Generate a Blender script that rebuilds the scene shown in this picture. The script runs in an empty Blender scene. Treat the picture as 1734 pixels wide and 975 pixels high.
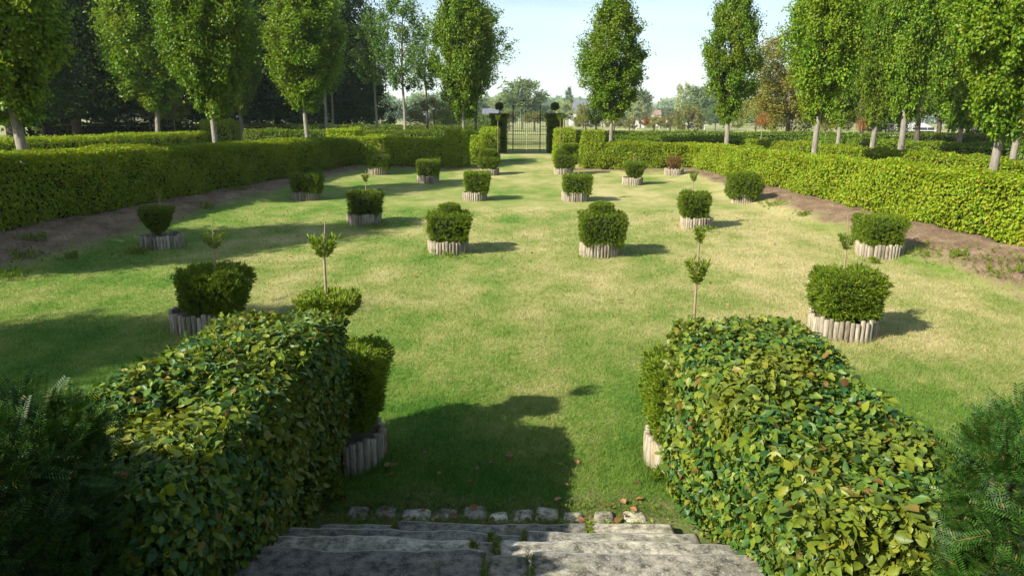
import bpy, bmesh, math
import numpy as np
from mathutils import Vector, Matrix

# ------------------------------------------------------------------ camera, sky, sun, exposure
SC = bpy.context.scene
COL = SC.collection
rad = math.radians
F, PW, PH, HORIZON, EYE = 1250.0, 1734, 975, 203.0, 2.8      # photo focal length in pixels, its size, horizon row, eye height

cam_data = bpy.data.cameras.new('camera')
cam = bpy.data.objects.new('camera', cam_data); COL.objects.link(cam)
cam_data.sensor_fit = 'HORIZONTAL'; cam_data.sensor_width = 36.0
cam_data.lens = 36.0 * F / PW
cam_data.clip_start = 0.05; cam_data.clip_end = 6000
CM = Matrix.Rotation(rad(1.28), 3, 'Z') @ Matrix.Rotation(rad(90) - math.atan((PH / 2 - HORIZON) / F), 3, 'X') @ Matrix.Rotation(rad(0.4), 3, 'Z')
cam.matrix_world = Matrix.Translation((0, 0, EYE)) @ CM.to_4x4()
SC.camera = cam

SUN_EL, SUN_AZ = 33.5, 235.5            # azimuth clockwise from +Y: behind the camera, to the left
world = bpy.data.worlds.new('World'); SC.world = world; world.use_nodes = True
wn = world.node_tree; wn.nodes.clear()
sky = wn.nodes.new('ShaderNodeTexSky'); sky.sky_type = 'NISHITA'; sky.sun_disc = False
sky.sun_elevation = rad(SUN_EL); sky.sun_rotation = rad(SUN_AZ); sky.air_density = 1.0; sky.dust_density = 0.7; sky.ozone_density = 1.0
# thin high cirrus, a property of the sky itself
tcw = wn.nodes.new('ShaderNodeTexCoord'); mpw = wn.nodes.new('ShaderNodeMapping'); mpw.inputs['Scale'].default_value = (1.2, 1.2, 6.0)
nzw = wn.nodes.new('ShaderNodeTexNoise'); nzw.inputs['Scale'].default_value = 2.2; nzw.inputs['Detail'].default_value = 6
rpw = wn.nodes.new('ShaderNodeMapRange'); rpw.inputs['From Min'].default_value = .42; rpw.inputs['From Max'].default_value = .75
rpw.inputs['To Min'].default_value = 0.0; rpw.inputs['To Max'].default_value = .5
mxw = wn.nodes.new('ShaderNodeMix'); mxw.data_type = 'RGBA'; mxw.inputs[7].default_value = (7.4, 8.8, 9.2, 1)
bgw = wn.nodes.new('ShaderNodeBackground'); bgw.inputs['Strength'].default_value = 0.072
ouw = wn.nodes.new('ShaderNodeOutputWorld')
wn.links.new(tcw.outputs['Generated'], mpw.inputs['Vector']); wn.links.new(mpw.outputs[0], nzw.inputs['Vector'])
wn.links.new(nzw.outputs[0], rpw.inputs['Value']); wn.links.new(rpw.outputs[0], mxw.inputs[0])
wn.links.new(sky.outputs[0], mxw.inputs[6]); wn.links.new(mxw.outputs[2], bgw.inputs['Color']); wn.links.new(bgw.outputs[0], ouw.inputs[0])

sun_data = bpy.data.lights.new('sun', 'SUN'); sun_data.energy = 5.0; sun_data.angle = rad(0.5); sun_data.color = (1.0, 0.93, 0.80)
sun = bpy.data.objects.new('sun', sun_data); COL.objects.link(sun)
sd = Vector((math.sin(rad(SUN_AZ)) * math.cos(rad(SUN_EL)), math.cos(rad(SUN_AZ)) * math.cos(rad(SUN_EL)), math.sin(rad(SUN_EL))))
sun.rotation_euler = sd.to_track_quat('Z', 'Y').to_euler(); sun.location = (-20, -20, 30)

SC.view_settings.view_transform = 'Standard'; SC.view_settings.look = 'None'
SC.view_settings.exposure = 1.3; SC.view_settings.gamma = 1.0; SC.view_settings.use_curve_mapping = False
SC.render.engine = 'CYCLES'
SC.cycles.max_bounces = 6; SC.cycles.diffuse_bounces = 3; SC.cycles.transmission_bounces = 4; SC.cycles.glossy_bounces = 2
SC.cycles.volume_bounces = 0; SC.cycles.use_denoising = True
SC.cycles.use_adaptive_sampling = True; SC.cycles.adaptive_threshold = 0.015

HAZE = 0.00022
RNG = np.random.default_rng(7)

# ------------------------------------------------------------------ measuring helpers
def at(px, py, Y):
    """point of the place that the photo shows at pixel px, py, Y metres down the garden"""
    d = CM @ Vector(((px - PW / 2) / F, -(py - PH / 2) / F, -1.0))
    return Vector((0, 0, EYE)) + d * (Y / d.y)

def hfov_x(px, Y):
    return at(px, 215, Y).x

def sstep(a, b, v):
    t = np.clip((np.asarray(v, float) - a) / (b - a), 0, 1); return t * t * (3 - 2 * t)

def left_hedge_x(y):  return -9.85 + 0.17 * (np.asarray(y, float) - 13.35)
def right_hedge_x(y): return 8.55 - 0.123 * (np.asarray(y, float) - 12.7)

def soil_mask(x, y):
    wl = np.interp(y, [6, 11, 25, 31], [3.4, 3.0, 1.5, .9]); wr = np.interp(y, [6, 12, 21, 31], [2.8, 2.5, 1.7, .8])
    a = 1 - sstep(.25, 1.0, (x - left_hedge_x(y)) / wl); b = 1 - sstep(.25, 1.0, (right_hedge_x(y) - x) / wr)
    c = 1 - sstep(.2, 1.0, (30.0 - y) / .8)
    c = np.where((y > 30.6) | ((x > -1.6) & (x < 1.4)), 0, c)
    out = np.maximum(np.maximum(a, b) * (y < 31.5), c)
    return np.where((x < left_hedge_x(y) - 2) | (x > right_hedge_x(y) + 2), 0.25, out)

def terrain(x, y):
    x = np.asarray(x, float); y = np.asarray(y, float)
    z = 0.0288 * np.minimum(y, 42) - 1.21 * sstep(44, 130, y)
    z = np.where(y < 4.42, 0.127 + np.clip(4.42 - y, 0, 3.1) * 0.33, z)
    near = sstep(5, 12, y) * (1 - sstep(36, 44, y))
    z = z + np.interp(y, [6, 13, 30, 34], [.34, .32, .10, 0]) * near * np.maximum(1 - sstep(0, 1, (x - left_hedge_x(y)) / 2.4), 1 - sstep(0, 1, (right_hedge_x(y) - x) / 2.0))
    z = z + .012 * np.sin(x * 1.7 + .6 * y) * np.sin(y * 1.3 - .4 * x) * sstep(5, 7, y)
    z = z + near * soil_mask(x, y) * (.035 * np.sin(x * 5.1 + 2.2 * y) * np.sin(y * 6.3 - x) + .025 * np.sin(x * 11.3) * np.sin(y * 12.7 + x * 3))
    return z + np.where(y > 500, (y - 500) * .012 * (1 + .4 * np.sin(x / 210.)), 0)
def gz(x, y): return float(terrain(x, y))

# ------------------------------------------------------------------ object helpers
def tag(o, label=None, cat=None, group=None, kind=None):
    for k, v in (('label', label), ('category', cat), ('group', group), ('kind', kind)):
        if v: o[k] = v
    return o

def empty(name, loc, label, cat, group=None):
    o = bpy.data.objects.new(name, None); COL.objects.link(o); o.location = loc; o.empty_display_size = .2
    return tag(o, label, cat, group)

def link(name, mesh, parent=None):
    o = bpy.data.objects.new(name, mesh); COL.objects.link(o)
    if parent is not None: o.parent = parent
    return o

def mesh_from(name, chunks, mats, smooth=False):
    """chunks: list of (verts (n,3), faces (m,k), material index)"""
    vs, li, ls, mi = [], [], [], []
    off = 0; lo = 0
    for v, f, m in chunks:
        v = np.asarray(v, np.float32); f = np.asarray(f, np.int64)
        if not len(f): continue
        vs.append(v); li.append((f + off).ravel()); ls.append(lo + np.arange(len(f)) * f.shape[1])
        mi.append(np.full(len(f), m, np.int32)); off += len(v); lo += f.size
    me = bpy.data.meshes.new(name)
    V = np.concatenate(vs); L = np.concatenate(li).astype(np.int32); S = np.concatenate(ls).astype(np.int32); MI = np.concatenate(mi)
    me.vertices.add(len(V)); me.vertices.foreach_set('co', V.ravel())
    me.loops.add(len(L)); me.loops.foreach_set('vertex_index', L)
    me.polygons.add(len(S)); me.polygons.foreach_set('loop_start', S)
    me.polygons.foreach_set('material_index', MI)
    me.polygons.foreach_set('use_smooth', np.full(len(S), bool(smooth)))
    for m in mats: me.materials.append(m)
    me.update(calc_edges=True)
    return me

def norm(a): return a / np.maximum(np.linalg.norm(a, axis=1, keepdims=True), 1e-9)
def rdir(n, rng=RNG): return norm(rng.normal(size=(n, 3)))

LEAF4 = (np.array([[0, 0, 0], [.45, .33, .07], [1, 0, -.04], [.5, -.33, .07]]), np.array([[0, 1, 2, 3]]))
_ov = [(0, 0, 0), (.18, .24, .05), (.5, .36, .09), (.8, .22, .03), (1.02, 0, -.08), (.8, -.22, .03), (.5, -.36, .09), (.18, -.24, .05), (.5, 0, 0)]
OVATE = (np.array(_ov, float), np.array([[0, 8, 2, 1], [8, 4, 3, 2], [0, 7, 6, 8], [8, 6, 5, 4]]))
CURLED = (np.array([(0, 0, 0), (.2, .22, .10), (.5, .30, .16), (.8, .17, .02), (1.0, .05, -.20), (.8, -.19, -.04), (.5, -.30, .06), (.2, -.22, .08), (.5, .01, .0)], float), OVATE[1])
def _fan(k, w, L0=.55):
    v, f = [], []
    r = np.random.default_rng(3)
    for i in range(k):
        a = 2 * math.pi * i / k + r.random(); tilt = .35 + .5 * r.random(); l = L0 + .45 * r.random()
        d = np.array([math.cos(tilt), math.sin(tilt) * math.cos(a), math.sin(tilt) * math.sin(a)])
        s = np.cross(d, [math.cos(a), .3, math.sin(a)]); s /= np.linalg.norm(s)
        b = len(v); v += [d * .05 - s * w * .5, d * l * .6 - s * w, d * l, d * l * .6 + s * w]; f.append([b, b + 1, b + 2, b + 3])
    return np.array(v), np.array(f)
TUFT = _fan(6, .07)
def _sprig(n=13):
    v, f = [], []
    def quad(p, d, s, l, w):
        b = len(v); v.extend([p - s * w * .4, p + d * l * .6 - s * w, p + d * l, p + d * l * .6 + s * w]); f.append([b, b + 1, b + 2, b + 3])
    quad(np.array([0, 0, 0.]), np.array([1, 0, 0.]), np.array([0, 1, 0.]), 1.0, .012)
    for i in range(n):
        x = .06 + .9 * i / n
        for sgn in (-1, 1):
            d = np.array([.45, sgn * .85, .12]); d /= np.linalg.norm(d); s = np.array([d[1], -d[0], 0])
            quad(np.array([x, 0, 0]), d, s, .24 * (1 - .45 * (i / n) ** 3) * (.75 if i < 2 else 1), .022)
    return np.array(v), np.array(f)
SPRIG = _sprig()

def scatter(P, N, size, tmpl, bias=(0, 0, 0), rng=RNG, mat=0, along=None):
    """one leaf template per point, lying across N (or pointing along 'along')"""
    tv, tf = tmpl; n = len(P)
    if along is None:
        N = norm(N); t = rng.normal(size=(n, 3)) + np.asarray(bias); t = norm(t - (t * N).sum(1, keepdims=True) * N)
    else:
        t = norm(along); N = norm(N - (N * t).sum(1, keepdims=True) * t)
    b = np.cross(N, t); s = np.asarray(size).reshape(-1, 1, 1)
    v = P[:, None, :] + s * (tv[None, :, 0:1] * t[:, None] + tv[None, :, 1:2] * b[:, None] + tv[None, :, 2:3] * N[:, None])
    f = tf[None] + (np.arange(n) * len(tv))[:, None, None]
    return v.reshape(-1, 3), f.reshape(-1, tf.shape[1]), mat

def tube(pts, radii, sides=8, mat=0, cap=True):
    pts = np.asarray(pts, float); n = len(pts); v = []
    d = np.gradient(pts, axis=0); d = norm(d)
    ref = np.array([1., 0, 0]) if abs(d[0][0]) < .8 else np.array([0, 1., 0])
    a = np.arange(sides) * 2 * math.pi / sides
    for i in range(n):
        u = np.cross(d[i], ref); u /= np.linalg.norm(u); w = np.cross(d[i], u)
        v.append(pts[i] + radii[i] * (np.cos(a)[:, None] * u + np.sin(a)[:, None] * w))
    v = np.concatenate(v); f = []
    for i in range(n - 1):
        for k in range(sides):
            k2 = (k + 1) % sides; f.append([i * sides + k, i * sides + k2, (i + 1) * sides + k2, (i + 1) * sides + k])
    if cap:
        c = len(v); v = np.concatenate([v, pts[-1:] + d[-1:] * radii[-1] * .15])
        for k in range(0, sides): f.append([(n - 1) * sides + k, (n - 1) * sides + (k + 1) % sides, c, c])
        f2 = [x for x in f if x[2] != x[3]]
        tri = [x[:3] for x in f if x[2] == x[3]]
        return [(v, f2, mat), (v[0:0], np.zeros((0, 3)), mat)] if not tri else [(v, f2, mat), (v, tri, mat)]
    return [(v, f, mat)]

def boxc(x0, x1, y0, y1, z0, z1, mat=0):
    v = [[x, y, z] for z in (z0, z1) for y in (y0, y1) for x in (x0, x1)]
    return (np.array(v, float), np.array([[0, 2, 3, 1], [4, 5, 7, 6], [0, 1, 5, 4], [2, 6, 7, 3], [0, 4, 6, 2], [1, 3, 7, 5]]), mat)

# ------------------------------------------------------------------ materials
def nmat(name):
    m = bpy.data.materials.new(name); m.use_nodes = True; nt = m.node_tree; nt.nodes.clear()
    o = nt.nodes.new('ShaderNodeOutputMaterial'); return m, nt, o

def ramp(nt, stops, interp='LINEAR'):
    r = nt.nodes.new('ShaderNodeValToRGB'); r.color_ramp.interpolation = interp
    while len(r.color_ramp.elements) < len(stops): r.color_ramp.elements.new(.5)
    for e, (p, c) in zip(r.color_ramp.elements, stops): e.position = p; e.color = (*c, 1)
    return r

def noise(nt, scale, detail=4, rough=.55, vec=None):
    n = nt.nodes.new('ShaderNodeTexNoise'); n.inputs['Scale'].default_value = scale; n.inputs['Detail'].default_value = detail
    n.inputs['Roughness'].default_value = rough
    if vec is not None: nt.links.new(vec, n.inputs['Vector'])
    return n

def mixc(nt, fac, a, b, blend='MIX'):
    m = nt.nodes.new('ShaderNodeMix'); m.data_type = 'RGBA'; m.blend_type = blend
    for s, i in ((fac, 0), (a, 6), (b, 7)):
        if isinstance(s, (int, float)): m.inputs[i].default_value = s
        elif isinstance(s, tuple): m.inputs[i].default_value = (*s, 1)
        else: nt.links.new(s, m.inputs[i])
    return m.outputs[2]

def leaf_mat(name, stops, trans=.3, patch=None, patch_scale=.5, rough=.5, spec=.22, vary=.25, tint=(1.25, 1.15, .5)):
    m, nt, o = nmat(name)
    g = nt.nodes.new('ShaderNodeNewGeometry'); r = ramp(nt, stops); nt.links.new(g.outputs['Random Per Island'], r.inputs[0])
    c = r.outputs[0]
    if patch:
        n = noise(nt, patch_scale, 3, .6, g.outputs['Position']); mr = nt.nodes.new('ShaderNodeMapRange')
        mr.inputs['From Min'].default_value = .45; mr.inputs['From Max'].default_value = .7; mr.inputs['To Max'].default_value = .75
        nt.links.new(n.outputs[0], mr.inputs['Value']); c = mixc(nt, mr.outputs[0], c, patch)
    oi = nt.nodes.new('ShaderNodeObjectInfo'); mr2 = nt.nodes.new('ShaderNodeMapRange')
    mr2.inputs['To Min'].default_value = 1 - vary; mr2.inputs['To Max'].default_value = 1 + vary
    nt.links.new(oi.outputs['Random'], mr2.inputs['Value'])
    hs = nt.nodes.new('ShaderNodeHueSaturation'); nt.links.new(mr2.outputs[0], hs.inputs['Value']); nt.links.new(c, hs.inputs['Color']); c = hs.outputs[0]
    p = nt.nodes.new('ShaderNodeBsdfPrincipled'); p.inputs['Roughness'].default_value = rough; p.inputs['Specular IOR Level'].default_value = spec
    nt.links.new(c, p.inputs['Base Color'])
    t = nt.nodes.new('ShaderNodeBsdfTranslucent'); nt.links.new(mixc(nt, 1.0, c, tint, 'MULTIPLY'), t.inputs['Color'])
    mx = nt.nodes.new('ShaderNodeMixShader'); mx.inputs[0].default_value = trans
    nt.links.new(p.outputs[0], mx.inputs[1]); nt.links.new(t.outputs[0], mx.inputs[2]); nt.links.new(mx.outputs[0], o.inputs[0])
    return m

def plain(name, a, b=None, scale=6, rough=.85, bump=0, bscale=30, metallic=0, spec=.3, stretch=None):
    m, nt, o = nmat(name); p = nt.nodes.new('ShaderNodeBsdfPrincipled'); p.inputs['Roughness'].default_value = rough
    p.inputs['Metallic'].default_value = metallic; p.inputs['Specular IOR Level'].default_value = spec
    tc = nt.nodes.new('ShaderNodeTexCoord'); vec = tc.outputs['Object']
    if stretch:
        mp = nt.nodes.new('ShaderNodeMapping'); mp.inputs['Scale'].default_value = stretch; nt.links.new(vec, mp.inputs['Vector']); vec = mp.outputs[0]
    if b is None: p.inputs['Base Color'].default_value = (*a, 1)
    else:
        n = noise(nt, scale, 5, .6, vec); r = ramp(nt, [(.35, a), (.65, b)]); nt.links.new(n.outputs[0], r.inputs[0]); nt.links.new(r.outputs[0], p.inputs['Base Color'])
    if bump:
        n2 = noise(nt, bscale, 6, .65, vec); bp = nt.nodes.new('ShaderNodeBump'); bp.inputs['Strength'].default_value = bump; bp.inputs['Distance'].default_value = .02
        nt.links.new(n2.outputs[0], bp.inputs['Height']); nt.links.new(bp.outputs[0], p.inputs['Normal'])
    nt.links.new(p.outputs[0], o.inputs[0]); return m

M = {}
M['hornbeam'] = leaf_mat('hornbeam_leaves', [(0, (.090, .190, .006)), (.45, (.165, .265, .008)), (.8, (.255, .325, .012)), (.97, (.30, .23, .02)), (1, (.27, .12, .03))], .38, (.21, .265, .010), .45)
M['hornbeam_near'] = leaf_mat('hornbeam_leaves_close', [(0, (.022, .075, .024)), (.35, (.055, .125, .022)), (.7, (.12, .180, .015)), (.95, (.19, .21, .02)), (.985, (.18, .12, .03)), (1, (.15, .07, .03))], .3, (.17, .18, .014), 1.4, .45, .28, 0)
M['hedge_far'] = leaf_mat('clipped_hedge_leaves', [(0, (.06, .135, .006)), (.5, (.105, .19, .008)), (1, (.18, .24, .012))], .35, (.15, .17, .012), .2)
M['yew'] = leaf_mat('yew_needles', [(0, (.040, .088, .005)), (.5, (.088, .155, .007)), (.85, (.155, .215, .009)), (1, (.18, .17, .015))], .25, (.12, .17, .008), 2.0, .5, .2, .15)
M['yew_young'] = leaf_mat('young_yew_needles', [(0, (.075, .14, .008)), (.6, (.15, .215, .010)), (1, (.20, .22, .02))], .2, None, 1, .45, .35, .1)
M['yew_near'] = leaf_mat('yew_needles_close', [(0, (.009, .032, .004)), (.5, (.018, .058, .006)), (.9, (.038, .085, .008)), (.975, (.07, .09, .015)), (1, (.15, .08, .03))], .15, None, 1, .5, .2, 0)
M['yew_red'] = leaf_mat('browned_yew_needles', [(0, (.07, .06, .02)), (.5, (.13, .07, .025)), (1, (.18, .09, .03))], .2, None, 1)
M['tree'] = leaf_mat('avenue_tree_leaves', [(0, (.040, .125, .006)), (.5, (.095, .200, .008)), (.9, (.180, .265, .012)), (1, (.24, .22, .02))], .40, (.155, .21, .010), .5, .45, .22, .15, (1.2, 1.1, .5))
M['tree_blue'] = leaf_mat('loose_tree_leaves', [(0, (.045, .130, .030)), (.6, (.09, .19, .036)), (1, (.17, .23, .02))], .4, (.10, .15, .015), .4, .45, .22, .15)
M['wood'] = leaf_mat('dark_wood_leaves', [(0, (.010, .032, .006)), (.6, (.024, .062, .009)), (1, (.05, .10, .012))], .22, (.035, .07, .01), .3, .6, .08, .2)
M['olive'] = leaf_mat('olive_leaves', [(0, (.09, .14, .018)), (.6, (.15, .19, .024)), (1, (.22, .20, .035))], .35, (.19, .15, .03), .3)
M['autumn'] = leaf_mat('autumn_leaves', [(0, (.13, .17, .02)), (.5, (.22, .22, .03)), (1, (.30, .19, .04))], .35, (.14, .18, .025), .3)
M['orange'] = leaf_mat('orange_leaves', [(0, (.16, .09, .02)), (1, (.28, .11, .03))], .3)
M['far'] = leaf_mat('haze_tinted_far_leaves', [(0, (.075, .150, .065)), (.6, (.12, .21, .08)), (1, (.17, .24, .075))], .35, (.17, .21, .06), .05, .7, .1, .25)  # paler, bluish leaf colour carries part of the distance haze
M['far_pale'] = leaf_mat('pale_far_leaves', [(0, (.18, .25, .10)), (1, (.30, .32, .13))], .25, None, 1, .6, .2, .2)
M['core'] = plain('twig_core', (.008, .014, .005), (.018, .022, .009), 9, .95)
M['bark'] = plain('grey_bark', (.13, .115, .09), (.23, .21, .17), 5, .9, .6, 14, stretch=(3, 3, .8))
M['bark_dark'] = plain('dark_bark', (.05, .042, .03), (.09, .075, .055), 5, .9, .5, 14, stretch=(3, 3, .8))
M['twig'] = plain('twig_bark', (.20, .15, .09), (.28, .2, .12), 30, .85)
M['log'] = plain('weathered_log', (.20, .175, .13), (.37, .33, .25), 9, .85, .35, 22, stretch=(6, 6, .7))
def log_mat():
    m, nt, o = nmat('weathered_log'); p = nt.nodes.new('ShaderNodeBsdfPrincipled'); p.inputs['Roughness'].default_value = .9; p.inputs['Specular IOR Level'].default_value = .15
    g = nt.nodes.new('ShaderNodeNewGeometry'); r = ramp(nt, [(0, (.15, .125, .09)), (.4, (.25, .22, .165)), (.75, (.34, .305, .24)), (1, (.27, .215, .13))]); nt.links.new(g.outputs['Random Per Island'], r.inputs[0])
    mp = nt.nodes.new('ShaderNodeMapping'); mp.inputs['Scale'].default_value = (6, 6, .7); nt.links.new(g.outputs['Position'], mp.inputs['Vector'])
    n = noise(nt, 11, 5, .65, mp.outputs[0]); r2 = ramp(nt, [(.34, (.35, .33, .30)), (.55, (1, 1, 1)), (.7, (1.25, 1.25, 1.2))]); nt.links.new(n.outputs[0], r2.inputs[0])
    nt.links.new(mixc(nt, .85, r.outputs[0], r2.outputs[0], 'MULTIPLY'), p.inputs['Base Color'])
    bp = nt.nodes.new('ShaderNodeBump'); bp.inputs['Strength'].default_value = .5; bp.inputs['Distance'].default_value = .01; nt.links.new(n.outputs[0], bp.inputs['Height']); nt.links.new(bp.outputs[0], p.inputs['Normal'])
    nt.links.new(p.outputs[0], o.inputs[0]); return m
M['log'] = log_mat()
M['soil'] = plain('planter_soil', (.06, .042, .028), (.11, .08, .055), 14, .95, .8, 40)
M['iron'] = plain('black_iron', (.010, .014, .012), (.02, .024, .02), 12, .5, spec=.4)
M['white_wall'] = plain('white_render', (.40, .39, .36), (.47, .46, .43), 1, .9)
M['grey_roof'] = plain('slate_roof', (.085, .095, .115), (.13, .14, .155), 1, .8)
M['red_roof'] = plain('clay_roof', (.20, .12, .09), (.26, .16, .12), 1, .85)
M['window'] = plain('window_glass', (.03, .035, .04), None, rough=.15)
M['cow'] = plain('cream_hide', (.62, .58, .50), (.74, .71, .65), 3, .8)
M['dead_leaf'] = leaf_mat('dead_leaves', [(0, (.14, .06, .025)), (.6, (.25, .12, .05)), (1, (.34, .22, .10))], .15)

def stone_mat(tone=1.0, warm=0.0):
    tone *= .82; warm += .006
    m, nt, o = nmat('lichen_stone'); p = nt.nodes.new('ShaderNodeBsdfPrincipled'); p.inputs['Roughness'].default_value = .9; p.inputs['Specular IOR Level'].default_value = .2
    g = nt.nodes.new('ShaderNodeNewGeometry'); oi = nt.nodes.new('ShaderNodeObjectInfo')
    a = noise(nt, 2.2, 5, .6, g.outputs['Position']); b = noise(nt, 16, 6, .7, g.outputs['Position']); s = noise(nt, 90, 3, .7, g.outputs['Position']); gs = noise(nt, 4.5, 4, .6, g.outputs['Position'])
    r = ramp(nt, [(.3, tuple(tone * v + warm * w_ for v, w_ in zip((.15, .145, .125), (1, .6, 0)))), (.5, tuple(tone * v + warm * w_ for v, w_ in zip((.24, .225, .19), (1, .6, 0)))), (.68, tuple(tone * v for v in (.34, .31, .25)))]); nt.links.new(a.outputs[0], r.inputs[0])
    r2 = ramp(nt, [(.38, (.25, .26, .23)), (.48, (.8, .8, .78)), (.62, (1.5, 1.5, 1.43))]); nt.links.new(b.outputs[0], r2.inputs[0])
    c = mixc(nt, .9, r.outputs[0], r2.outputs[0], 'MULTIPLY')
    r3 = ramp(nt, [(.56, (0, 0, 0)), (.64, (1, 1, 1))]); nt.links.new(s.outputs[0], r3.inputs[0])
    mm = nt.nodes.new('ShaderNodeMath'); mm.operation = 'MULTIPLY'; mm.inputs[1].default_value = .45; nt.links.new(r3.outputs[0], mm.inputs[0])
    c = mixc(nt, mm.outputs[0], c, (.46, .45, .40))
    r4 = ramp(nt, [(.55, (0, 0, 0)), (.72, (.7, .7, .7))]); nt.links.new(gs.outputs[0], r4.inputs[0]); c = mixc(nt, r4.outputs[0], c, (.10, .11, .045))
    sx = nt.nodes.new('ShaderNodeSeparateXYZ'); nt.links.new(g.outputs['Normal'], sx.inputs[0]); wr = nt.nodes.new('ShaderNodeMapRange'); wr.inputs['From Min'].default_value = .12; wr.inputs['From Max'].default_value = .5; wr.inputs['To Max'].default_value = .75
    nt.links.new(sx.outputs['Y'], wr.inputs['Value']); c = mixc(nt, wr.outputs[0], c, (.44, .43, .38))
    hs = nt.nodes.new('ShaderNodeHueSaturation'); mr = nt.nodes.new('ShaderNodeMapRange'); mr.inputs['To Min'].default_value = .62; mr.inputs['To Max'].default_value = 1.3
    nt.links.new(oi.outputs['Random'], mr.inputs['Value']); nt.links.new(mr.outputs[0], hs.inputs['Value']); nt.links.new(c, hs.inputs['Color'])
    nt.links.new(hs.outputs[0], p.inputs['Base Color'])
    bp = nt.nodes.new('ShaderNodeBump'); bp.inputs['Strength'].default_value = .7; bp.inputs['Distance'].default_value = .015; nt.links.new(b.outputs[0], bp.inputs['Height'])
    nt.links.new(bp.outputs[0], p.inputs['Normal']); nt.links.new(p.outputs[0], o.inputs[0]); return m
M['stone'] = stone_mat(); M['stone_dark'] = stone_mat(.85); M['stone_pale'] = stone_mat(1.35, .03)

def lawn_mat(name, blades=False):
    m, nt, o = nmat(name); p = nt.nodes.new('ShaderNodeBsdfPrincipled'); p.inputs['Roughness'].default_value = .8; p.inputs['Specular IOR Level'].default_value = .2
    g = nt.nodes.new('ShaderNodeNewGeometry'); pos = g.outputs['Position']
    mp = nt.nodes.new('ShaderNodeMapping'); mp.inputs['Scale'].default_value = (1.0, .75, 0); nt.links.new(pos, mp.inputs['Vector']); v = mp.outputs[0]
    a = noise(nt, .33, 3, .55, v); b = noise(nt, 1.5, 5, .65, v); c = noise(nt, 9, 4, .7, v)
    def math_(op, x, y):
        n = nt.nodes.new('ShaderNodeMath'); n.operation = op
        for i, s in enumerate((x, y)):
            if isinstance(s, (int, float)): n.inputs[i].default_value = s
            else: nt.links.new(s, n.inputs[i])
        return n.outputs[0]
    f = math_('ADD', math_('ADD', math_('MULTIPLY', a.outputs[0], .45), math_('MULTIPLY', b.outputs[0], .38)), math_('MULTIPLY', c.outputs[0], .17))
    sp = nt.nodes.new('ShaderNodeSeparateXYZ'); nt.links.new(pos, sp.inputs[0])
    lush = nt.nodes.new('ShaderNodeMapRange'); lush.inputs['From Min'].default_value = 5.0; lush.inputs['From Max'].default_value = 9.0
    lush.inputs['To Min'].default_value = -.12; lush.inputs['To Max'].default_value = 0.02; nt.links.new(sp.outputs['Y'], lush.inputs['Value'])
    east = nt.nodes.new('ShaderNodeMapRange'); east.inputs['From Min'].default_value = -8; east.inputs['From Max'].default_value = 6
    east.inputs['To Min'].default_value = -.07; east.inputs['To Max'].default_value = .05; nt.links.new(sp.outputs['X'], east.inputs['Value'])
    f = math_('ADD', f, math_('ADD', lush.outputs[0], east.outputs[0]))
    wheel = math_('MULTIPLY', math_('SINE', math_('ADD', math_('MULTIPLY', sp.outputs['X'], 5.2), math_('MULTIPLY', a.outputs[0], 3.0)), 0.0), .014); f = math_('ADD', f, wheel)
    r = ramp(nt, [(.345, (.054, .138, .012)), (.43, (.118, .190, .028)), (.51, (.210, .236, .064)), (.625, (.37, .325, .15))]); nt.links.new(f, r.inputs[0]); col = r.outputs[0]
    if blades:
        hs = nt.nodes.new('ShaderNodeHueSaturation'); mr = nt.nodes.new('ShaderNodeMapRange'); mr.inputs['To Min'].default_value = .75; mr.inputs['To Max'].default_value = 1.75
        nt.links.new(g.outputs['Random Per Island'], mr.inputs['Value']); nt.links.new(mr.outputs[0], hs.inputs['Value']); nt.links.new(col, hs.inputs['Color']); col = hs.outputs[0]
        nt.links.new(col, p.inputs['Base Color']); t = nt.nodes.new('ShaderNodeBsdfTranslucent'); nt.links.new(col, t.inputs['Color'])
        mx = nt.nodes.new('ShaderNodeMixShader'); mx.inputs[0].default_value = .5; nt.links.new(p.outputs[0], mx.inputs[1]); nt.links.new(t.outputs[0], mx.inputs[2]); nt.links.new(mx.outputs[0], o.inputs[0])
        return m
    at_s = nt.nodes.new('ShaderNodeAttribute'); at_s.attribute_name = 'soil'; at_f = nt.nodes.new('ShaderNodeAttribute'); at_f.attribute_name = 'field'
    sn = noise(nt, 2.2, 6, .7, v); sf = noise(nt, 25, 5, .7, v)
    rs = ramp(nt, [(.36, (.060, .038, .022)), (.47, (.15, .10, .062)), (.55, (.22, .155, .10)), (.64, (.34, .26, .18))]); nt.links.new(math_('ADD', math_('MULTIPLY', sn.outputs[0], .5), math_('MULTIPLY', sf.outputs[0], .5)), rs.inputs[0])
    sm = nt.nodes.new('ShaderNodeMapRange'); sm.inputs['From Min'].default_value = .62; sm.inputs['From Max'].default_value = .84
    nt.links.new(math_('ADD', math_('MULTIPLY', at_s.outputs['Fac'], .50), math_('MULTIPLY', math_('ADD', math_('MULTIPLY', b.outputs[0], .7), math_('MULTIPLY', c.outputs[0], .3)), .85)), sm.inputs['Value'])
    col = mixc(nt, sm.outputs[0], col, rs.outputs[0])
    fn = noise(nt, .03, 4, .6, v); rf = ramp(nt, [(.35, (.13, .17, .045)), (.55, (.24, .24, .085)), (.68, (.36, .31, .15))]); nt.links.new(fn.outputs[0], rf.inputs[0])
    col = mixc(nt, at_f.outputs['Fac'], col, rf.outputs[0])
    fine = noise(nt, 60, 4, .75, v); fr = ramp(nt, [(.3, (.45, .45, .42)), (.7, (1.55, 1.55, 1.5))]); nt.links.new(fine.outputs[0], fr.inputs[0])
    col = mixc(nt, .8, col, fr.outputs[0], 'MULTIPLY')
    nt.links.new(col, p.inputs['Base Color'])
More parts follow.
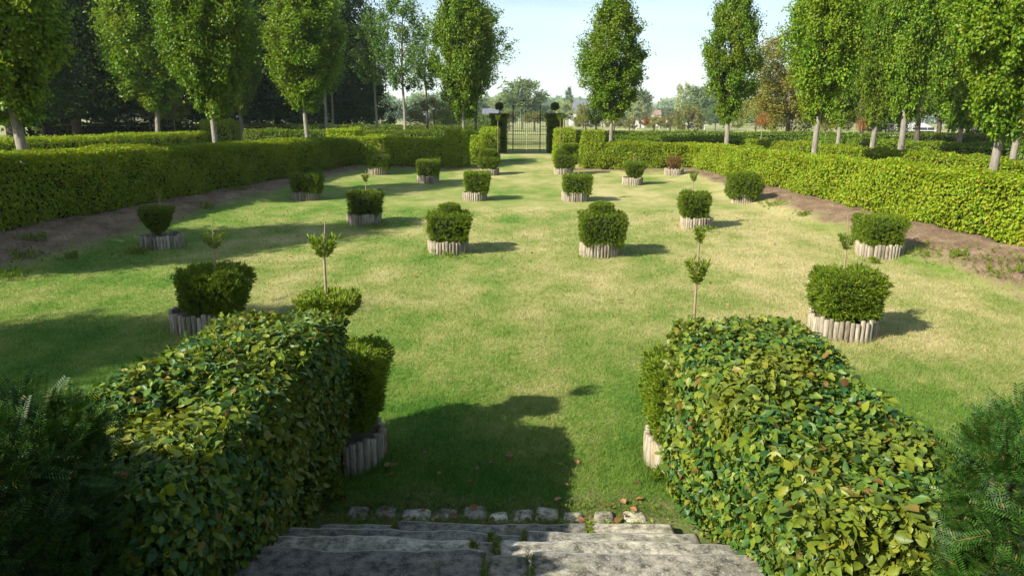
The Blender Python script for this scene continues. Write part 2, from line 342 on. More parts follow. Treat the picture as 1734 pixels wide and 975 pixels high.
    bn = noise(nt, 38, 6, .75, v); bp = nt.nodes.new('ShaderNodeBump'); bp.inputs['Strength'].default_value = .9; bp.inputs['Distance'].default_value = .03
    nt.links.new(bn.outputs[0], bp.inputs['Height']); nt.links.new(bp.outputs[0], p.inputs['Normal'])
    nt.links.new(p.outputs[0], o.inputs[0]); return m
M['lawn'] = lawn_mat('lawn_ground'); M['blades'] = lawn_mat('grass_blades', True)

# ------------------------------------------------------------------ ground
def ground():
    xs = np.unique(np.concatenate([np.arange(-13, 13.01, .2), np.arange(-40, 40.1, 2), -40 * 1.18 ** np.arange(23), 40 * 1.18 ** np.arange(23)]))
    ys = np.unique(np.concatenate([np.arange(-4, 44, .2), np.arange(44, 140, 3), 140 * 1.12 ** np.arange(22), [-30., -15, -8]]))
    X, Y = np.meshgrid(xs, ys); Z = terrain(X, Y); nx, ny = len(xs), len(ys)
    v = np.stack([X, Y, Z], -1).reshape(-1, 3)
    i = np.arange(ny - 1)[:, None] * nx + np.arange(nx - 1)[None]
    f = np.stack([i, i + 1, i + nx + 1, i + nx], -1).reshape(-1, 4)
    me = mesh_from('ground', [(v, f, 0)], [M['lawn']], True)
    for nm, val in (('soil', np.where(Y > 5.5, soil_mask(X, Y), .62 * (1 - sstep(4.75, 5.3, Y)))), ('field', np.maximum(sstep(50, 66, Y), sstep(20, 30, np.abs(X)) * (Y > 20)))):
        a = me.attributes.new(nm, 'FLOAT', 'POINT'); a.data.foreach_set('value', np.asarray(val, np.float32).ravel())
    o = link('ground', me); o['kind'] = 'structure'
ground()

# ------------------------------------------------------------------ hedges
def hedge_chunks(segs, leaf, density, tmpl=LEAF4, depth=.17, rough=.055, rng=RNG, core_in=.24, cols=(0, 1), bias=(0, 0, -.4), under=None, nz=.55, gaps=0.0):
    """segs: (x0,y0,x1,y1, half width, top z start, top z end); open box shells filled with leaves"""
    ch = []
    for (x0, y0, x1, y1, hw, za, zb) in segs:
        a = np.array([x0, y0]); b = np.array([x1, y1]); L = np.linalg.norm(b - a); d = (b - a) / L; nrm = np.array([-d[1], d[0]])
        hmean = (za + zb) / 2 - gz((x0 + x1) / 2, (y0 + y1) / 2)
        faces = [('top', L * 2 * hw), ('l', L * hmean), ('r', L * hmean), ('s', 2 * hw * hmean), ('e', 2 * hw * hmean)]
        for kind, area in faces:
            n = int(area * density)
            if n < 1: continue
            u = rng.random(n); w = rng.random(n); inn = depth * rng.random(n) ** 1.6
            if kind == 'top': s, t, h = u * L, (w * 2 - 1) * hw, np.ones(n)
            elif kind in 'lr': s, t, h = u * L, np.full(n, hw if kind == 'l' else -hw), w
            else: s, t, h = np.full(n, 0. if kind == 's' else L), (u * 2 - 1) * hw, w
            bulge = rough * (np.sin(s * 2.3 + t * 3 + h * 4) + np.sin(s * 5.1 - h * 6 + t * 7) * .6 + np.sin(s * .7 + 1.3) * .8)
            # rounded shoulders
            px = a[0] + d[0] * s + nrm[0] * t; py = a[1] + d[1] * s + nrm[1] * t
            top = za + (zb - za) * s / L; base = terrain(px, py) + .02
            z = base + (top - base) * h
            if kind == 'top': nv = np.array([0, 0, 1.]); z = z + bulge * .8 - inn - .06 * np.abs(t / hw) ** 6
            elif kind in 'lr':
                sg = 1 if kind == 'l' else -1; nv = np.array([nrm[0] * sg, nrm[1] * sg, 0]); off = bulge - inn - .06 * h ** 8 - .10 * (1 - h) ** 6
                if under and kind == under: off = off - (.05 + .24 * (1 - s / L)) * (1 - h)
                px = px + nv[0] * off; py = py + nv[1] * off
            else:
                sg = -1 if kind == 's' else 1; nv = np.array([d[0] * sg, d[1] * sg, 0]); off = bulge - inn - .05 * h ** 8; px = px + nv[0] * off; py = py + nv[1] * off
                if under: sg2 = 1 if under == 'l' else -1; q = np.clip((t / hw * sg2 + 1) / 2, 0, 1); px = px - nrm[0] * sg2 * (.29 if kind == 's' else .05) * (1 - h) * q
            P = np.stack([px, py, z], 1); N = nv[None] * .9 + rng.normal(size=(n, 3)) * nz + np.array([0, 0, .35])
            if gaps:
                gq = np.sin(P[:, 0] * 13 + P[:, 2] * 9) + np.sin(P[:, 1] * 11 - P[:, 2] * 14 + 2) + np.sin(P[:, 1] * 23 + P[:, 0] * 19) * .7
                kp = (gq > -1.35) | (rng.random(n) > gaps); P, N = P[kp], N[kp]; n = len(P)
            if tmpl is OVATE:
                m = rng.random(n) < .5; sz = leaf * (.45 + .85 * rng.random(n) ** 1.3)
                ch.append(scatter(P[m], N[m], sz[m], OVATE, bias, rng, cols[0])); ch.append(scatter(P[~m], N[~m], sz[~m], CURLED, bias, rng, cols[0]))
            else: ch.append(scatter(P, N, leaf * rng.uniform(.65, 1.25, n), tmpl, bias, rng, cols[0]))
        # opaque twiggy core
        c = core_in; k = max(2, int(L / 1.0)); vs = []
        for q in np.linspace(c, L - c, k):
            p = a + d * q; zt = za + (zb - za) * q / L - c
            for sg in (-1, 1):
                e = p + nrm * sg * (hw - c); vs.append([e[0], e[1], gz(*e) - .05]); vs.append([e[0], e[1], zt])
        f = []
        for q in range(k - 1):
            o0 = q * 4; f += [[o0 + 1, o0 + 3, o0 + 7, o0 + 5], [o0, o0 + 1, o0 + 5, o0 + 4], [o0 + 2, o0 + 6, o0 + 7, o0 + 3]]
        f += [[0, 2, 3, 1], [(k - 1) * 4, (k - 1) * 4 + 1, (k - 1) * 4 + 3, (k - 1) * 4 + 2]]
        ch.append((np.array(vs), np.array(f), cols[1]))
    return ch

def hedge(name, segs, leaf, density, mat, label, group=None, **kw):
    sm = kw.pop('smooth', False); o = link(name, mesh_from(name, hedge_chunks(segs, leaf, density, **kw), [M[mat], M['core']], sm))
    return tag(o, label, 'hedge', group)

HG = 'clipped hedges around the garden'
L = lambda y: float(left_hedge_x(y)); R_ = lambda y: float(right_hedge_x(y)); hw = .45
hedge('garden_hedge', [(L(7.5) - hw, 7.5, L(31) - hw, 31.0, hw, 2.10, 2.06)], .062, 1900, 'hornbeam', 'long clipped hedge along the left side of the lawn with its inner face in shade', HG)
hedge('garden_hedge', [(R_(7.5) + hw, 7.5, R_(30.6) + hw, 30.6, hw, 1.86, 1.95)], .062, 1900, 'hornbeam', 'long sunlit yellow-green clipped hedge along the right side of the lawn', HG)
hedge('garden_hedge', [(-7.6, 30.9, -2.95, 30.9, .5, 2.10, 2.06), (-8.3, 31.2, -7.1, 31.2, .55, 2.38, 2.38), (-3.45, 31.0, -2.55, 31.0, .5, 2.40, 2.40), (-2.6, 33.0, -1.9, 33.0, .45, 2.12, 2.12)], .062, 1800, 'hornbeam', 'hedge across the far end of the lawn left of the gate', HG)
hedge('garden_hedge', [(2.75, 30.8, 6.9, 30.8, .5, 1.93, 1.93), (2.15, 30.9, 3.0, 30.9, .5, 2.40, 2.40), (1.8, 33.0, 2.3, 33.0, .45, 2.12, 2.12)], .062, 1800, 'hornbeam', 'hedge across the far end of the lawn right of the gate', HG)
hedge('hedge_block', [(-2.08, 33.2, -1.42, 33.2, 1.0, 2.42, 2.42)], .06, 1300, 'hornbeam', 'square-cut taller hedge block flanking the gate path on its left', 'hedge blocks flanking the gate path')
hedge('hedge_block', [(1.12, 33.2, 1.92, 33.2, 1.0, 2.42, 2.42)], .06, 1300, 'hornbeam', 'square-cut taller hedge block flanking the gate path on its right', 'hedge blocks flanking the gate path')
OG = 'outer hedge rows beyond the garden'
hedge('outer_hedge', [(-19.2, 17.0, -18.4, 45.0, .6, 1.98, 2.05)], .09, 500, 'hornbeam', 'outer hedge row running under the trees behind the left garden hedge', OG, core_in=.24)
hedge('outer_hedge', [(-18.6, 43.0, -17.0, 43.0, .8, 2.65, 2.65)], .09, 500, 'hornbeam', 'raised square hedge corner under the trees on the left', OG, core_in=.24)
hedge('outer_hedge', [(-15.5, 41.0, -2.6, 41.0, .55, 2.2, 2.2)], .09, 450, 'hedge_far', 'middle hedge row crossing behind the far left hedge', OG, core_in=.24)
hedge('outer_hedge', [(-40, 60.0, -3.0, 60.0, .7, 2.32, 2.32)], .12, 260, 'hedge_far', 'dark rearmost hedge row on the left before the woods', OG, core_in=.24)
hedge('outer_hedge', [(2.8, 41.0, 11.5, 41.0, .55, 2.0, 2.0)], .09, 450, 'hedge_far', 'middle hedge row crossing behind the far right hedge', OG, core_in=.24)
hedge('outer_hedge', [(2.2, 58.0, 42, 58.0, .7, 2.02, 2.02)], .12, 260, 'hedge_far', 'rearmost hedge row on the right before the open field', OG, core_in=.24)
hedge('outer_hedge', [(14.6, 15.5, 11.5, 38.5, .6, 1.75, 1.95)], .09, 500, 'hornbeam', 'first outer hedge row behind the right garden hedge', OG, core_in=.24)
hedge('outer_hedge', [(23.5, 25.0, 17.0, 46, .6, 1.85, 1.95)], .09, 420, 'hedge_far', 'second outer hedge row behind the right garden hedge', OG, core_in=.24)

hedge('field_hedge', [(-24, 190.0, -6.5, 192.0, 1.5, 3.9, 3.9)], .5, 30, 'hedge_far', 'dark field hedge in front of the low white house left of the gate', None, core_in=.3, depth=.3)
NG = 'leafy hedges flanking the steps'
def near_hedge(x0, x1, label, under):
    xc = (x0 + x1) / 2
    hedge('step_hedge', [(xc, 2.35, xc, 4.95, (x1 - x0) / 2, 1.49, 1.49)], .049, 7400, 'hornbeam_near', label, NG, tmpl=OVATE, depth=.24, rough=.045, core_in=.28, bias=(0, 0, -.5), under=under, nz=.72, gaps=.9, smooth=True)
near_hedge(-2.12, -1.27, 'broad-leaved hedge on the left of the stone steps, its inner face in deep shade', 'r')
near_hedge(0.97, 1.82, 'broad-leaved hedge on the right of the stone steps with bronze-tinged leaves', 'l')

# ------------------------------------------------------------------ close yew bushes at both lower corners
def near_yew(x0, x1, y0, y1, z0, z1, label, seed):
    rng = np.random.default_rng(seed); n = 13000
    c = np.array([(x0 + x1) / 2, (y0 + y1) / 2, (z0 + z1) / 2]); h = np.array([x1 - x0, y1 - y0, z1 - z0]) / 2
    q = cube_pts(n, rng); s = q / np.maximum((np.abs(q) ** 6).sum(1, keepdims=True) ** (1 / 6), 1e-6)
    Nn = norm(np.sign(s) * np.abs(s) ** 5 / h)
    keep = s[:, 2] > -.95; s, Nn = s[keep], Nn[keep]; n = len(s)
    P = c + s * h * (1 + .03 * np.sin(s[:, :1] * 9 + s[:, 1:2] * 7)) - Nn * (rng.random((n, 1)) ** 1.5 * .16 + .07)
    al = Nn * .55 + rng.normal(size=(n, 3)) * .5 + np.array([0, 0, .4])
    ch = [scatter(P, Nn * .4 + np.array([0, 0, .9]) + rng.normal(size=(n, 3)) * .4, rng.uniform(.075, .14, n), SPRIG, rng=rng, along=al)]
    v, f, _ = boxc(x0 + .2, x1 - .2, y0 + .2, y1 - .2, z0 - .2, z1 - .22); ch.append((v, f, 1))
    tag(link('yew_bush', mesh_from('yew_bush', ch, [M['yew_near'], M['core']])), label, 'bush', 'yew bushes at the head of the steps')

def cube_pts(n, rng):
    p = rng.uniform(-1, 1, (n, 3)); ax = rng.integers(0, 3, n); sg = rng.choice([-1., 1.], n); p[np.arange(n), ax] = sg; return p
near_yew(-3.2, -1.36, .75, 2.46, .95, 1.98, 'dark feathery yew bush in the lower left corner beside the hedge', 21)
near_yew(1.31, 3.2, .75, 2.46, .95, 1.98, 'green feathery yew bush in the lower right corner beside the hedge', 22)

# ------------------------------------------------------------------ stone steps and cobbles
def rough_block(x0, x1, y0, y1, z0, z1, seed, amp=.012, bev=.025, cut=.09):
    rng = np.random.default_rng(seed); bm = bmesh.new(); bmesh.ops.create_cube(bm, size=1)
    for v in bm.verts: v.co = ((x0 + x1) / 2 + v.co.x * (x1 - x0), (y0 + y1) / 2 + v.co.y * (y1 - y0), (z0 + z1) / 2 + v.co.z * (z1 - z0))
    bmesh.ops.bevel(bm, geom=bm.edges[:], offset=bev, segments=2, affect='EDGES', profile=.6)
    k = max(2, int((x1 - x0) / cut))
    long = [e for e in bm.edges if abs(e.verts[0].co.x - e.verts[1].co.x) > (x1 - x0) * .6]
    bmesh.ops.subdivide_edges(bm, edges=long, cuts=k, use_grid_fill=True)
    ph = rng.uniform(0, 6.28, 8)
    for v in bm.verts:
        x, y, z = v.co
        v.co.y += amp * (math.sin(x * 5 + ph[0]) + .7 * math.sin(x * 13 + ph[1]) + .5 * math.sin(x * 31 + ph[2])) * 1.2
        v.co.z += amp * (math.sin(x * 4 + y * 9 + ph[3]) + .6 * math.sin(x * 17 + y * 7 + ph[4]) + .4 * math.sin(x * 37 + ph[5])) * .7
        v.co.x += amp * math.sin(y * 15 + z * 9 + ph[6])
    me = bpy.data.meshes.new('slab'); bm.to_mesh(me); bm.free(); me.materials.append(M['stone_pale' if seed >= 200 else ('stone', 'stone_dark', 'stone_pale', 'stone')[seed * 7 % 4]])
    me.polygons.foreach_set('use_smooth', np.full(len(me.polygons), True)); return me

steps = empty('stone_steps', (-.17, 3.5, .1), 'weathered grey stone steps with lichen leading down to the lawn between two hedges', 'steps')
def slab(name, x0, x1, y0, y1, z0, z1, seed, **k):
    o = link(name, rough_block(x0, x1, y0, y1, z0, z1, seed, **k), steps); o.matrix_parent_inverse = Matrix.Translation(-steps.location); return o
for i, (x0, x1, y0, y1, z1) in enumerate([
        (-1.36, -.86, 4.10, 4.42, .185), (-.85, .42, 4.10, 4.44, .195), (.43, .98, 4.10, 4.46, .20),
        (-1.50, -.22, 3.76, 4.12, .325), (-.20, -.02, 3.78, 4.10, .325), (0.0, 1.06, 3.76, 4.12, .335),
        (-1.64, -.30, 3.42, 3.80, .465), (-.28, -.17, 3.44, 3.79, .455), (-.15, 1.27, 3.42, 3.80, .47),
        (-1.66, -.21, 2.95, 3.46, .61), (-.19, .02, 2.95, 3.44, .60), (.04, 1.30, 2.95, 3.46, .615),
        (-1.5, -.3, 2.5, 2.98, .755), (-.28, 1.25, 2.5, 2.98, .755)]):
    slab('slab', x0, x1, y0, y1, z1 - .24, z1, 100 + i, amp=.006 if i % 3 else .009, bev=.03)
cob = empty('cobble_edging', (-.17, 4.6, .13), 'row of rounded granite cobbles edging the lawn at the foot of the steps', 'edging')
for i, (a, b) in enumerate([(585, 622), (630, 668), (680, 730), (735, 775), (782, 823), (828, 862), (868, 902), (906, 946), (953, 988), (1005, 1040), (1055, 1098)]):
    y = 4.62 + .02 * math.sin(i * 2.1); xa = at(a, 875, y).x; xb = at(b, 875, y).x
    d_ = CM @ Vector(((a - PW / 2) / F, -(872 - PH / 2) / F, -1)); t = (EYE - .15) / -d_.z; xa = d_.x * t
    d_ = CM @ Vector(((b - PW / 2) / F, -(872 - PH / 2) / F, -1)); xb = d_.x * ((EYE - .15) / -d_.z)
    o = link('cobblestone', rough_block(xa, xb, y - .085, y + .085, .02, .150 + .008 * math.sin(i * 3.7), 200 + i, amp=.007, bev=.035, cut=.05), cob)
    o.matrix_parent_inverse = Matrix.Translation(-cob.location)

# ------------------------------------------------------------------ yew topiary in log rings
def log_ring(x, y, r, h, label, seed):
    rng = np.random.default_rng(seed); z = gz(x, y); root = empty('log_ring', (x, y, z), label, 'planter', 'log rings round the topiary')
    n = int(2 * math.pi * r / .058); ch = []
    for i in range(n):
        a = 2 * math.pi * (i + .05 * rng.normal()) / n; rr = .031 * rng.uniform(.9, 1.08); hh = h * rng.uniform(.9, 1.08); lean = .05 + .03 * rng.normal()
        p0 = np.array([math.cos(a) * r, math.sin(a) * r, -.08]); p1 = np.array([math.cos(a) * (r + lean * h * .3), math.sin(a) * (r + lean * h * .3), hh])
        ch += tube([p0, p0 + (p1 - p0) * .5, p0 + (p1 - p0) * .97, p1], [rr, rr, rr, rr * .75], 7)
    link('palisade', mesh_from('palisade', ch, [M['log']], True), root)
    a = np.arange(24) * 2 * math.pi / 24; v = np.concatenate([np.stack([np.cos(a) * (r - .02), np.sin(a) * (r - .02), np.full(24, h * .72)], 1), [[0, 0, h * .85]]])
    link('soil', mesh_from('soil', [(v, [[i, (i + 1) % 24, 24] for i in range(24)], 0)], [M['soil']], True), root)

def shrub_chunks(w, h, p, taper, dens, size, rng, sparse=1.0, zpow=.8, core=.80):
    """clipped body w wide, h tall, base at z=0; p = squareness; taper = bottom width share"""
    area = w * h * 4 + w * w; n = int(area * dens); q = cube_pts(n, rng)
    s = q / ((np.abs(q) ** p).sum(1, keepdims=True) ** (1 / p)); Nn = norm(np.sign(s) * np.abs(s) ** (p - 1) + 1e-6)
    inn = rng.random(n) ** 1.7 * .28 * sparse; pk = 4.0 / max(p, 4.0); lump = pk * .04 * np.sin(q[:, 0] * 5 + q[:, 2] * 4 + w * 9) + .035 * np.sin(q[:, 1] * 7 - q[:, 2] * 6 + w * 5) + .035 * np.sin(q[:, 0] * 11 + q[:, 1] * 9 + q[:, 2] * 8) + rng.normal(size=n) * .022
    stray = (rng.random(n) < .05) * rng.random(n) * .09 / max(w, .3)
    s = s * (1 - inn + lump + stray)[:, None]
    t = np.clip((s[:, 2] + 1) / 2, 0, 1); k = taper + (1 - taper) * t ** zpow
    P = np.stack([s[:, 0] * w / 2 * k, s[:, 1] * w / 2 * k, (s[:, 2] + 1) / 2 * h], 1)
    al = Nn * .9 + rng.normal(size=(n, 3)) * .5 + np.array([0, 0, .5])
    ch = [scatter(P - norm(al) * size * .4, rng.normal(size=(n, 3)), size * rng.uniform(.7, 1.3, n), TUFT, rng=rng, along=al)]
    if sparse < 1.5:
        m = 160; c = cube_pts(m * 4, rng)
        bm = bmesh.new(); bmesh.ops.create_uvsphere(bm, u_segments=14, v_segments=9, radius=1)
        cv = np.array([v.co[:] for v in bm.verts]); cv = cv / ((np.abs(cv) ** p).sum(1, keepdims=True) ** (1 / p)) * core
        kk = taper + (1 - taper) * np.clip((cv[:, 2] + 1) / 2, 0, 1) ** zpow; cv = np.stack([cv[:, 0] * w / 2 * kk, cv[:, 1] * w / 2 * kk, (cv[:, 2] + 1) / 2 * h], 1)
        ft = np.array([[v.index for v in f.verts] for f in bm.faces if len(f.verts) == 3]); fq = np.array([[v.index for v in f.verts] for f in bm.faces if len(f.verts) == 4]); bm.free()
        ch += [(cv, ft, 1), (cv, fq, 1)]
    return ch

def tuft_chunks(w, h, rng, n=190, size=.06):
    """open vase-shaped tuft of young shoots"""
    t = rng.random(n) ** .8; a = rng.random(n) * 6.283; r = w / 2 * (.12 + .88 * t) * np.sqrt(rng.random(n) * .75 + .25)
    P = np.stack([np.cos(a) * r, np.sin(a) * r, t * h], 1); al = np.stack([np.cos(a) * .8, np.sin(a) * .8, np.full(n, .9)], 1) + rng.normal(size=(n, 3)) * .35
    return [scatter(P, rng.normal(size=(n, 3)), size * rng.uniform(.6, 1.2, n), TUFT, rng=rng, along=al)]

def depth_of(x, y, z): return -(CM.transposed() @ (Vector((x, y, z)) - Vector((0, 0, EYE)))).z

def topiary(px, y, ring, ring_top, body, label, ring_label, seed, p=4.5, taper=.8, sparse=1.0, zpow=.8, knob=None, tuft=None, tip=None, tier=None, tuft2=None, mat='yew', dens=950, size=.075, low=None):
    """px: photo column of the ring's middle; ring: its pixel width; body: (x0, x1, top, bottom) in the photo"""
    rng = np.random.default_rng(seed); x = hfov_x(px, y); g = gz(x, y); x = at(px, proj_y(x, y, g + .1), y).x; g = gz(x, y)
    dpt = depth_of(x, y, g); r = ring / F * dpt / 2; rh = .235
    log_ring(x, y, r, rh, ring_label, seed + 500)
    w = (body[1] - body[0]) / F * dpt * (.84 if ring > 90 else .92); zt = at(px, body[2], y + w * .25).z - g; zb = max(.17, min(.30, at(px, body[3], y - w * .4).z - g))
    if low is not None: zb = low
    xc = at((body[0] + body[1]) / 2, body[2] + 20, y).x
    root = empty('yew_topiary', (x, y, g), label, 'topiary', 'clipped yews standing in log rings')
    ox = xc - x; h = zt - zb
    o = link('clipped_body', mesh_from('clipped_body', shrub_chunks(w, h, p, taper, dens, size, rng, sparse, zpow), [M[mat], M['core']]), root); o.location = (ox, 0, zb)
    sk = tube([[0, 0, 0], [ox * .5, 0, zb * .6], [ox, 0, zb + h * .5]], [.035, .03, .025], 7)
    top = zb + h
    if knob:
        kw = knob / F * dpt; o = link('top_knob', mesh_from('top_knob', shrub_chunks(kw * 1.25, kw * .8, 2.4, .9, 1900, size * .8, rng, core=.6), [M[mat], M['core']]), root); o.location = (ox + (0), .1, top - .10 * kw / .3)
    if tier:   # (cx, width, ytop, ybottom)
        tw = tier[1] / F * dpt; z0 = at(px, tier[3], y).z - g; z1 = at(px, tier[2], y + .15).z - g; tx = at(tier[0], tier[2], y).x - x
        o = link('upper_tier', mesh_from('upper_tier', shrub_chunks(tw, max(z1 - z0, .1), 3.2, .55, 3600, .055, rng, core=.5), [M['yew_young' if tier[1] > 60 else mat], M['core']]), root); o.location = (tx, 0, z0)
    tufts = []
    pts = [[(at(tuft[0], tuft[3], y).x - x) if tuft else ox, 0, top - .15]]; rr = [.012]
    for tf, mm in ((tuft, 1), (tuft2, .8)):
        if tf:   # (cx, width, top, bottom)
            c = at(tf[0], tf[3], y); tw = tf[1] / F * dpt; th = at(tf[0], tf[2], y).z - c.z
            o = link('tuft', mesh_from('tuft', tuft_chunks(tw, th, rng, 170 if tw > .15 else 110, .055 if tw > .15 else .04), [M['yew' if tw > .2 else 'yew_young']]), root); o.location = (c.x - x, 0, c.z - g); tufts.append(o)
            pts += [[c.x - x, 0, c.z - g], [c.x - x, 0, c.z - g + th * .6]]; rr += [.010 * mm, .007 * mm]
    if tip and len(pts) > 1:
        c = at(tip[0], tip[1], y); pts.append([c.x - x, 0, c.z - g]); rr.append(.004)
    if len(pts) > 1:
        ld = link('leader', mesh_from('leader', tube(pts, rr, 6), [M['twig']], True), root)
        for o in tufts: o.parent = ld
    link('stem', mesh_from('stem', sk, [M['bark_dark']], True), root)

def proj_y(x, y, z):
    v = CM.transposed() @ (Vector((x, y, z)) - Vector((0, 0, EYE))); return PH / 2 + v.y / v.z * F

T_ = topiary
# inner two columns, front to back
T_(574, 5.45, 146, 735, (476, 668, 574, 742), 'yew behind left step hedge with yellow-green upper tier and tall leader', 'log ring half hidden behind the left step hedge', 1, dens=2600, size=.05, p=6, taper=.72, tier=(557, 106, 489, 535), tuft=(549, 48, 404, 438), tip=(551, 374))
T_(1170, 5.45, 146, 745, (1080, 1272, 592, 772), 'clipped yew peeping out behind the right step hedge with a tall two-tufted leader', 'log ring barely showing behind the right step hedge', 2, dens=2600, size=.05, p=6, taper=.8, tuft=(1179, 36, 444, 482), tuft2=(1184, 14, 388, 412), tip=(1185, 384))
T_(1015, 13.45, 63, 413, (977, 1063, 357, 422), 'square yew with a small knob on top just right of the grass path', 'pale log ring under the knobbed yew just right of the grass path', 3, knob=36, p=8, taper=.84, dens=1400, size=.06)
T_(759, 13.55, 63, 410, (720, 801, 357, 415), 'yew with a knob on top and ragged right side left of the grass path', 'log ring with weeds at its foot left of the grass path', 4, knob=32, p=7, taper=.74, dens=1400, size=.06)
T_(974, 20.8, 43, 328, (951, 1004, 295, 330), 'low box-shaped yew with tiny side tuft, second along right of the grass path', 'log ring under the second box-shaped yew right of the grass path', 5, p=9, taper=.92, tuft=(980, 18, 262, 278))
T_(804, 20.8, 38, 325, (783, 833, 290, 332), 'narrowing yew leaning over its ring, second along left of the grass path', 'log ring overhung on the right by the second yew left of the grass path', 6, p=7, taper=.72)
T_(954, 28.2, 30, 284, (937, 975, 262, 287), 'small box yew with a side tier and thin leader beside the right gate block', 'small log ring in front of the hedge block right of the gate', 7, p=8, taper=.9, knob=24, tuft=(949, 13, 196, 206), tier=(965, 30, 243, 256))
T_(829, 27.8, 30, 286, (804, 849, 264, 288), 'wide untidy yew with a thin leader beside the left gate block', 'small log ring in front of the hedge block left of the gate', 8, p=3.2, taper=.7, knob=26, tuft=(843, 10, 196, 206))
# second columns
T_(1427, 8.9, 104, 540, (1370, 1502, 450, 548), 'big bushy yew with a tufted leader in front of the right lawn', 'large pale log ring on the open lawn at the right', 9, dens=1900, size=.065, p=4.2, taper=.82, tuft=(1433, 32, 398, 424), tip=(1436, 366))
T_(345, 8.8, 98, 540, (293, 432, 446, 545), 'big shaded yew with spreading top and tufted leader on the left lawn', 'large log ring in shade on the left lawn', 10, dens=1900, size=.065, p=4.2, taper=.66, tuft=(362, 48, 395, 422), tip=(359, 373))
T_(1179, 16.6, 50, 372, (1147, 1205, 323, 374), 'open-textured clipped yew with a tuft on a bare stem, middle of the right lawn', 'log ring in the middle of the right lawn', 11, p=4, taper=.8, tuft=(1174, 17, 291, 308))
T_(617, 16.6, 54, 368, (589, 649, 322, 368), 'square yew with a small tuft on a thin leader, middle of the left lawn', 'log ring in the middle of the left lawn', 12, p=8, taper=.84, tuft=(619, 12, 297, 308), tip=(619, 288))
T_(1071, 25.0, 32, 303, (1054, 1095, 273, 305), 'vase-shaped yew with a tiny tuft, far right lawn before the hedge', 'log ring far down the right lawn', 13, p=3.6, taper=.45, tuft=(1074, 14, 250, 260))
T_(725, 25.0, 34, 300, (705, 746, 270, 302), 'dark shaded square yew far down the left lawn', 'shaded log ring far down the left lawn', 14, p=8, taper=.84)
# outer columns
T_(1489, 13.7, 70, 417, (1448, 1532, 362, 422), 'low wide yew with a flat top beside the right soil bank', 'log ring at the edge of the right soil bank', 15, p=5.5, taper=.8, dens=1400, size=.06)
T_(274, 13.75, 64, 398, (233, 297, 347, 398), 'dark cone-bottomed yew on a bare stem beside the left soil bank', 'log ring at the edge of the shaded left soil bank', 16, p=3.4, taper=.22, dens=1300, size=.06, zpow=.7, tuft=(270, 12, 322, 345))
T_(1259, 20.7, 38, 338, (1228, 1293, 290, 345), 'round shaggy yew hiding its log ring near the right hedge', 'log ring almost hidden under the round yew near the right hedge', 17, p=2.6, taper=.95, low=.04)
T_(517, 20.6, 42, 328, (492, 548, 290, 329), 'half-lit square yew with a round knob near the left hedge', 'log ring under the knobbed yew near the left hedge', 18, p=7, taper=.8, knob=22)
T_(1141, 27.9, 30, 289, (1125, 1157, 264, 290), 'sparse browned yew in front of the right end of the far hedge', 'log ring around the browned yew at the far hedge', 19, p=2.6, taper=.5, sparse=1.9, mat='yew_red', dens=420)
T_(640, 27.5, 32, 289, (622, 662, 262, 290), 'low square yew with thin leader before the left end of the far hedge', 'log ring in front of the left end of the far hedge', 20, p=8, taper=.88, tuft=(644, 7, 236, 244))

# ------------------------------------------------------------------ gate and its clipped pillars
GY = 40.0
def gate():
    g = gz(-.1, GY); root = empty('iron_gate', (-.13, GY, g), 'tall black wrought iron double gate with scrolled overthrow at the end of the grass path', 'gate')
    def ob(name, ch):
        o = link(name, mesh_from(name, ch, [M['iron']]), root); o.matrix_parent_inverse = Matrix.Translation(-root.location); return o
    X = lambda px: at(px, 215, GY).x
    Z = lambda py: at(892, py, GY).z
    xl, xm, xr = X(868.6), X(891.8), X(915); zt = Z(180); z0 = g + .04
    for a, b in ((xl, xm - .02), (xm + .02, xr)):
        ch = []
        for z in (z0 + .08, Z(228), Z(222.5), zt - .04): ch.append(boxc(a + .03, b - .03, GY - .014, GY + .014, z - .011, z + .011))
        n = 6
        for i in range(n + 1):
            x = a + .04 + (b - a - .08) * i / n; t = .015 if 0 < i < n else .02
            ch.append(boxc(x - t * .5, x + t * .5, GY - .011, GY + .011, z0, zt))
            if i < n:
                xx = x + (b - a - .08) / n / 2; ch.append(boxc(xx - .005, xx + .005, GY - .008, GY + .008, z0, Z(228)))
        ob('gate_leaf', ch)
    for x in (xl, xr): ob('gate_post', [boxc(x - .018, x + .018, GY - .018, GY + .018, g - .1, zt + .06)])
    for a, b in ((X(860.5), xl), (xr, X(924.5))):
        ch = []
        for i in range(4):
            x = a + .02 + (b - a - .06) * i / 3; ch.append(boxc(x - .006, x + .006, GY - .01, GY + .01, z0, Z(193) + (.14 if i % 2 else .05)))
        for z in (z0 + .08, Z(214), Z(228), Z(195)): ch.append(boxc(a, b, GY - .012, GY + .012, z - .015, z + .015))
        ob('side_panel', ch)
    ch = [boxc(xl - .05, xr + .05, GY - .02, GY + .02, zt, zt + .022)]
    xs = np.linspace(xl + .1, xr - .1, 6)
    for i, x in enumerate(xs):
        a = np.linspace(0, 2 * math.pi * 1.15, 16); r = .10 * (1 - .35 * a / a.max())
        ch += tube(np.stack([x + np.cos(a) * r * (1 if i < 3 else -1), np.full(16, GY), zt + .12 + np.sin(a) * r], 1), [.009] * 16, 5)
    ch += tube(np.stack([np.linspace(xl, xr, 12), np.full(12, GY), zt + .16 + .12 * np.sin(np.linspace(0, math.pi, 12))], 1), [.012] * 12, 5)
    ob('overthrow', ch)
gate()
